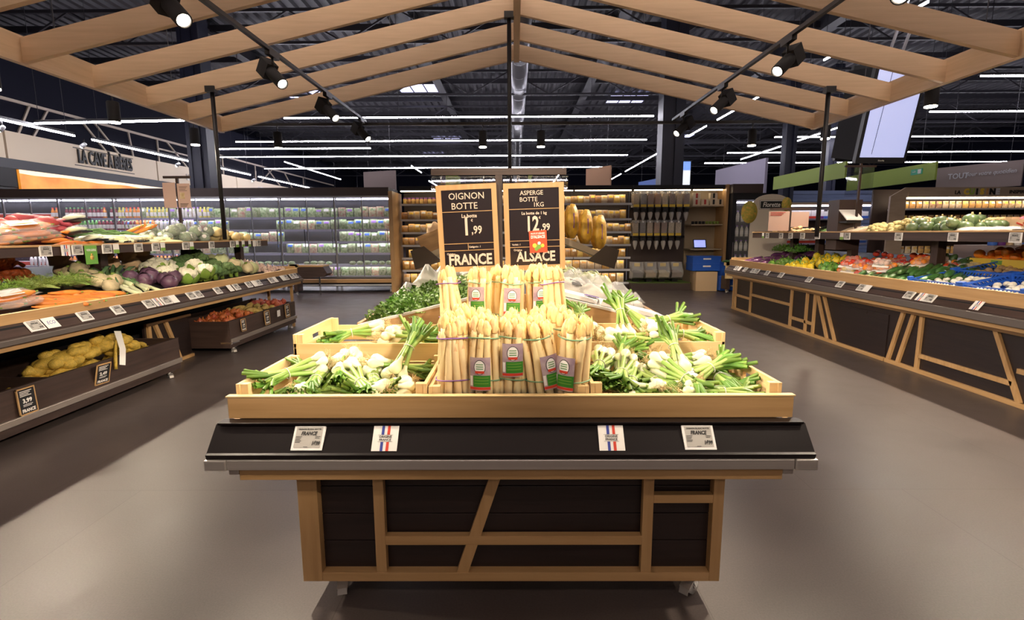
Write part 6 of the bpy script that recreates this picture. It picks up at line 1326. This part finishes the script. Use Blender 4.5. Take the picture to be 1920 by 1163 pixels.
for x, y, lab in ((-1.75, 13.5, 'lime green leaf-shaped sign hung left of the price signs'), (.37, 13.5, 'narrow lime green leaf-shaped sign hung right of the sign stand')):
    t = thing('leaf_sign', lab, 'sign', (x, y, 2.35)); MB().prism([(-.02, 0), (.18, 0), (.36 if x < 0 else .06, .12), (.36 if x < 0 else .07, .28), (.15, .42), (-.02, .42)], 'y', 0, .02).obj('board', 'limegreen', t); MB().bar((.05, .01, .42), (.05, .01, 4.33), .008, .008).obj('cable', 'darkmetal', t)

# ------------------------------------------------------------------ left sign wall
M('signcream', (.78, .66, .52), .6); M('slate', (.075, .078, .095), .6); M('signdark', (.025, .025, .028), .5)
m = M('beer', (.62, .16, .01), .4, var=1, vcol=(.72, .32, .05), vscale=1.8, bump=0); m.node_tree.nodes['Principled BSDF'].inputs['Emission Strength'].default_value = .6
nt = m.node_tree; nt.links.new(nt.nodes['Principled BSDF'].inputs['Base Color'].links[0].from_socket, nt.nodes['Principled BSDF'].inputs['Emission Color'])
M('foam', (.9, .75, .55), .5, emit=.5, ecol=(1, .80, .58))
sw = thing('sign_wall', 'long cream and slate sign fascia over the beer cellar on the left', 'sign wall', (-12, 9, 0))
for a, c in ((-4, 3.42), (3.48, 8.62), (8.68, 13.6), (13.66, 18), (18.06, 26)): MB().box(-.1, 0, a, c, 3.02, 3.66).obj('cream_panel', 'signcream', sw)
MB().box(-.12, -.02, -4, 26, 2.80, 3.02).obj('slate_band', 'slate', sw); MB().box(-.14, -.1, -4, 26, 2.3, 3.66).obj('backing', 'signdark', sw); MB().box(-.6, -.14, -4, 26, 0, 2.3).obj('lower_wall', 'signdark', sw)
MB().box(-.12, -.04, -4, 3.66, 2.36, 2.80).obj('dark_screen', 'blackgloss', sw)
q = MB().box(-.08, -.02, 3.72, 10.2, 2.3, 2.79).obj('beer_picture', 'beer', sw)
b = MB(); pts = [(3.72, 2.79)] + [(3.72 + .4 * i, 2.70 - .02 * math.sin(i * 1.3)) for i in range(17)] + [(10.2, 2.79)]; b.prism(pts, 'x', -.02, -.012).obj('foam_picture', 'foam', q)
def wtext(s_, size, y, z, mat, bold, sq, ext=.02): return place(textmesh(s_, size, mat, bold, ext, 'CENTER', sq), 'lettering', sw, (.03, y, z), (0, 0, PI / 2))
wtext('LA CAVE À BIÈRES', .50, 6.45, 3.34, 'signdark', .014, .50); wtext('SPIRITUEUX', .36, 2.0, 3.33, 'signdark', .01, .9); wtext('LES SODAS & JUS', .30, 11.2, 3.28, 'paper', .008, .95)
wtext('LES VINS', .3, 16, 3.3, 'paper', .006, 1)
for y0, y1 in ((5.35, 7.55), (.6, 3.2)):
    for z in (3.10, 3.56): MB().box(0, .02, y0, y1, z, z + .02).obj('sign_rule', 'signdark', sw)
MB().box(-.2, -.1, -4, 26, 3.66, 5.6).obj('upper_wall', 'navy', sw)
def tl(a, c, w=.05): MB().bar((-.08, a[0] - 9, a[1]), (-.08, c[0] - 9, c[1]), w, .04, up=(1, 0, 0)).obj('timber_lath', 'signlath', sw)
M('signlath', (.50, .42, .36), .6)
tl((8, 4.42), (35, 4.42), .07)
for a, c in (((12.35, 3.66), (12.3, 4.4)), ((12.9, 3.66), (13.3, 4.4)), ((13.3, 3.66), (13.8, 4.4)), ((15.6, 3.66), (14.8, 4.4)), ((16.1, 3.66), (15.3, 4.4)), ((16.7, 3.66), (16.6, 4.4)), ((17.9, 3.66), (17.9, 4.4)), ((19.4, 3.66), (18.4, 4.4)), ((20.2, 3.66), (20.2, 4.4)), ((17.9, 4.1), (20.2, 4.1)), ((21.8, 3.66), (21.8, 4.4)), ((24.5, 3.66), (24.5, 4.4)), ((24.9, 3.66), (26.2, 4.4)), ((27, 3.66), (25.7, 4.4)), ((28.5, 3.66), (27.6, 4.4)), ((30, 3.66), (30, 4.4)), ((11.2, 3.66), (10.8, 4.4))): tl(a, c)

for i, y in enumerate((6.6, 8.6, 10.2, 13.0, 16.7, 21)):
    t = thing('wall_washer', 'small silver spotlight on the LED line aimed at the sign wall, %s from the viewer' % ORD[i], 'spotlight', (-8.3, y, 3.0), group='small spotlights aimed at the sign wall')
    MB().tube([(0, 0, .04), (0, 0, -.05)], .012, 8).obj('stem', 'black', t); MB().tube([(.03, 0, -.05), (-.05, 0, -.10)], [.03, .045], 12).obj('head', 'shelfwhite', t); MB().ell((-.055, 0, -.103), (.012, .036, .036), 10, 6).obj('lens', 'lampglow', t)
    lamp('SPOT', (-8.38, y, 2.89), (-12, y + .3, 3.25), 60, (1, .86, .70), .04, 75, .8, 'wall_washer_beam')
# ------------------------------------------------------------------ cooking shelf on the right
t = thing('shelf_unit', 'pale wood shelf unit lettered LA CUISINE INSPIRÉE at the right back', 'shelf unit', (6.45, 9.0, 0))
MB().box(.30, 3.4, 0, .04, 1.79, 1.95).obj('header', 'greyoakl', t) if M('greyoakl', (.42, .32, .24), .5, var=1, vcol=(.36, .27, .2), vscale=3, stretch=(1, 8, 8)) else 0
MB().prism([(-.0, .5), (.27, .5), (.27, 1.79), (.32, 1.95), (.25, 1.95), (0, 1.80)], 'y', 0, .04).obj('end_board', 'greyoakl', t); MB().box(0, 3.4, .44, .48, 0, 1.95).obj('back_panel', 'header', t); MB().box(0, 3.4, 0, .44, 0, .5).obj('plinth', 'blackmatt', t)
MB().box(.3, 3.35, .05, .08, 1.76, 1.785).obj('light_strip', 'warmstrip', t)
for z in (1.60, 1.36, 1.12, .82): s_ = MB().box(.28, 3.4, .04, .44, z - .025, z).obj('shelf', 'shelfwhite', t)
place(textmesh('LA', .085, 'ink', .003, .002), 'lettering', t, (1.13, -.002, 1.86))
for i, (ch, mm) in enumerate((('C', 'yellowp'), ('U', 'limegreen'), ('I', 'ink'), ('S', 'yellowp'), ('I', 'snackgold'), ('N', 'ink'), ('E', 'shelfwhite'))): place(textmesh(ch, .13, mm, .009, .003), 'lettering', t, (1.28 + .088 * i, -.002, 1.87))
place(textmesh('INSPIRÉE', .078, 'ink', .0022, .002, squeeze=1.15), 'lettering', t, (2.18, -.002, 1.865))
for j, (z, nm, n) in enumerate(((1.60, 'top', 25), (1.36, 'second', 25), (.82, 'bottom', 20))):
    for i in range(n): put('grocery_pack', SK[(i // 3 + j) % 4], (6.84 + .115 * i, 9.16, z), (0, 0, 0), 'small yellow brown pack on the %s shelf of the cooking unit' % nm, 'pack', 'packs on the %s cooking shelf' % nm, (.8, .9, .85))
t = thing('shelf_unit', 'low shelf unit with white and violet boxes left of the cooking unit', 'shelf unit', (4.9, 9.6, 0)); MB().box(0, 1.75, .44, .48, 0, 1.72).obj('back_panel', 'header', t); MB().box(0, 1.75, 0, .44, 1.70, 1.74).obj('top', 'greyoakl', t)
MB().box(0.05, 1.7, .05, .08, 1.67, 1.69).obj('light_strip', 'fridgeglow', t)
for z in (1.45, 1.0, .6): MB().box(0, 1.75, 0, .44, z - .03, z).obj('shelf', 'shelfblue', t)
WBX = [MB().box(-.055, .055, -.05, .05, 0, h_).box(-.056, .056, -.051, .051, 0, .045, 1).mesh('box', ['white', m_]) for h_, m_ in ((.16, 'purple'), (.13, 'sachet_blue'), (.15, 'tagred'))]
for j, z in enumerate((1.45, 1.0)):
    for i in range(14): put('grocery_box', WBX[2 if i < 6 else (i % 2)], (4.98 + .118 * i, 9.75, z), (0, 0, 0), 'white box with coloured foot on the %s shelf left of the cooking unit' % ('upper', 'lower')[j], 'box', 'white boxes on the %s shelf' % ('upper', 'lower')[j])
# patterned promo bin with jars near the right edge
t = thing('patterned_bin', 'grey bin with red and blue hatching holding jars behind the oranges', 'bin', (6.1, 6.6, 0)); MB().box(0, 1.1, 0, .6, 0, 1.02).obj('body', 'taupe', t); b = MB(); 
for i in range(16): b.bar((.03 + .066 * i, -.004, .55), (.06 + .066 * i, -.004, .98), .006, .012, m=i % 3 == 0)
b.obj('hatching', ['sachet_blue', 'tagred'], t)
BJ = [MB().lathe([(.001, 0), (.048, 0), (.05, .01), (.05, .09), (.035, .115), (.035, .13), (.001, .131)], 12).mesh('jar', m_) for m_ in ('sachet_blue', 'paper', 'snackbrown', 'purple')]
for i in range(10): put('jar', BJ[(i * 3) % 4], (6.17 + .105 * i, 6.7, 1.02), (0, 0, 0), 'jar standing on the patterned bin behind the oranges', 'jar', 'jars on the patterned bin')
# pale blue roller shutter in the distance
b = MB(); 
for k in range(22): b.box(8.5, 11.5, 16.4 - .02 * (k % 2), 16.44, 0 + k * .113, .107 + k * .113)
M('shutterblue', (.20, .25, .42), .5); tag(b.obj('roller_shutter', 'shutterblue'), 'pale blue roller shutter far behind the right stand', 'shutter')
# roof bits seen over the canopy
t = thing('green_exit_lamp', 'small glowing green lamp above the left end of the canopy', 'lamp', (-4.93, 5.2, 3.1)); MB().box(-.05, .05, -.03, .03, -.02, .06).obj('housing', 'black', t); M('greenglow', (1, 1, 1), emit=12, ecol=(.15, 1, .35)); MB().ell((0, -.02, -.03), (.022, .022, .022), 10, 6).obj('bulb', 'greenglow', t); MB().bar((0, 0, .06), (0, 0, 3.55), .008, .008).obj('hanger', 'darkmetal', t)
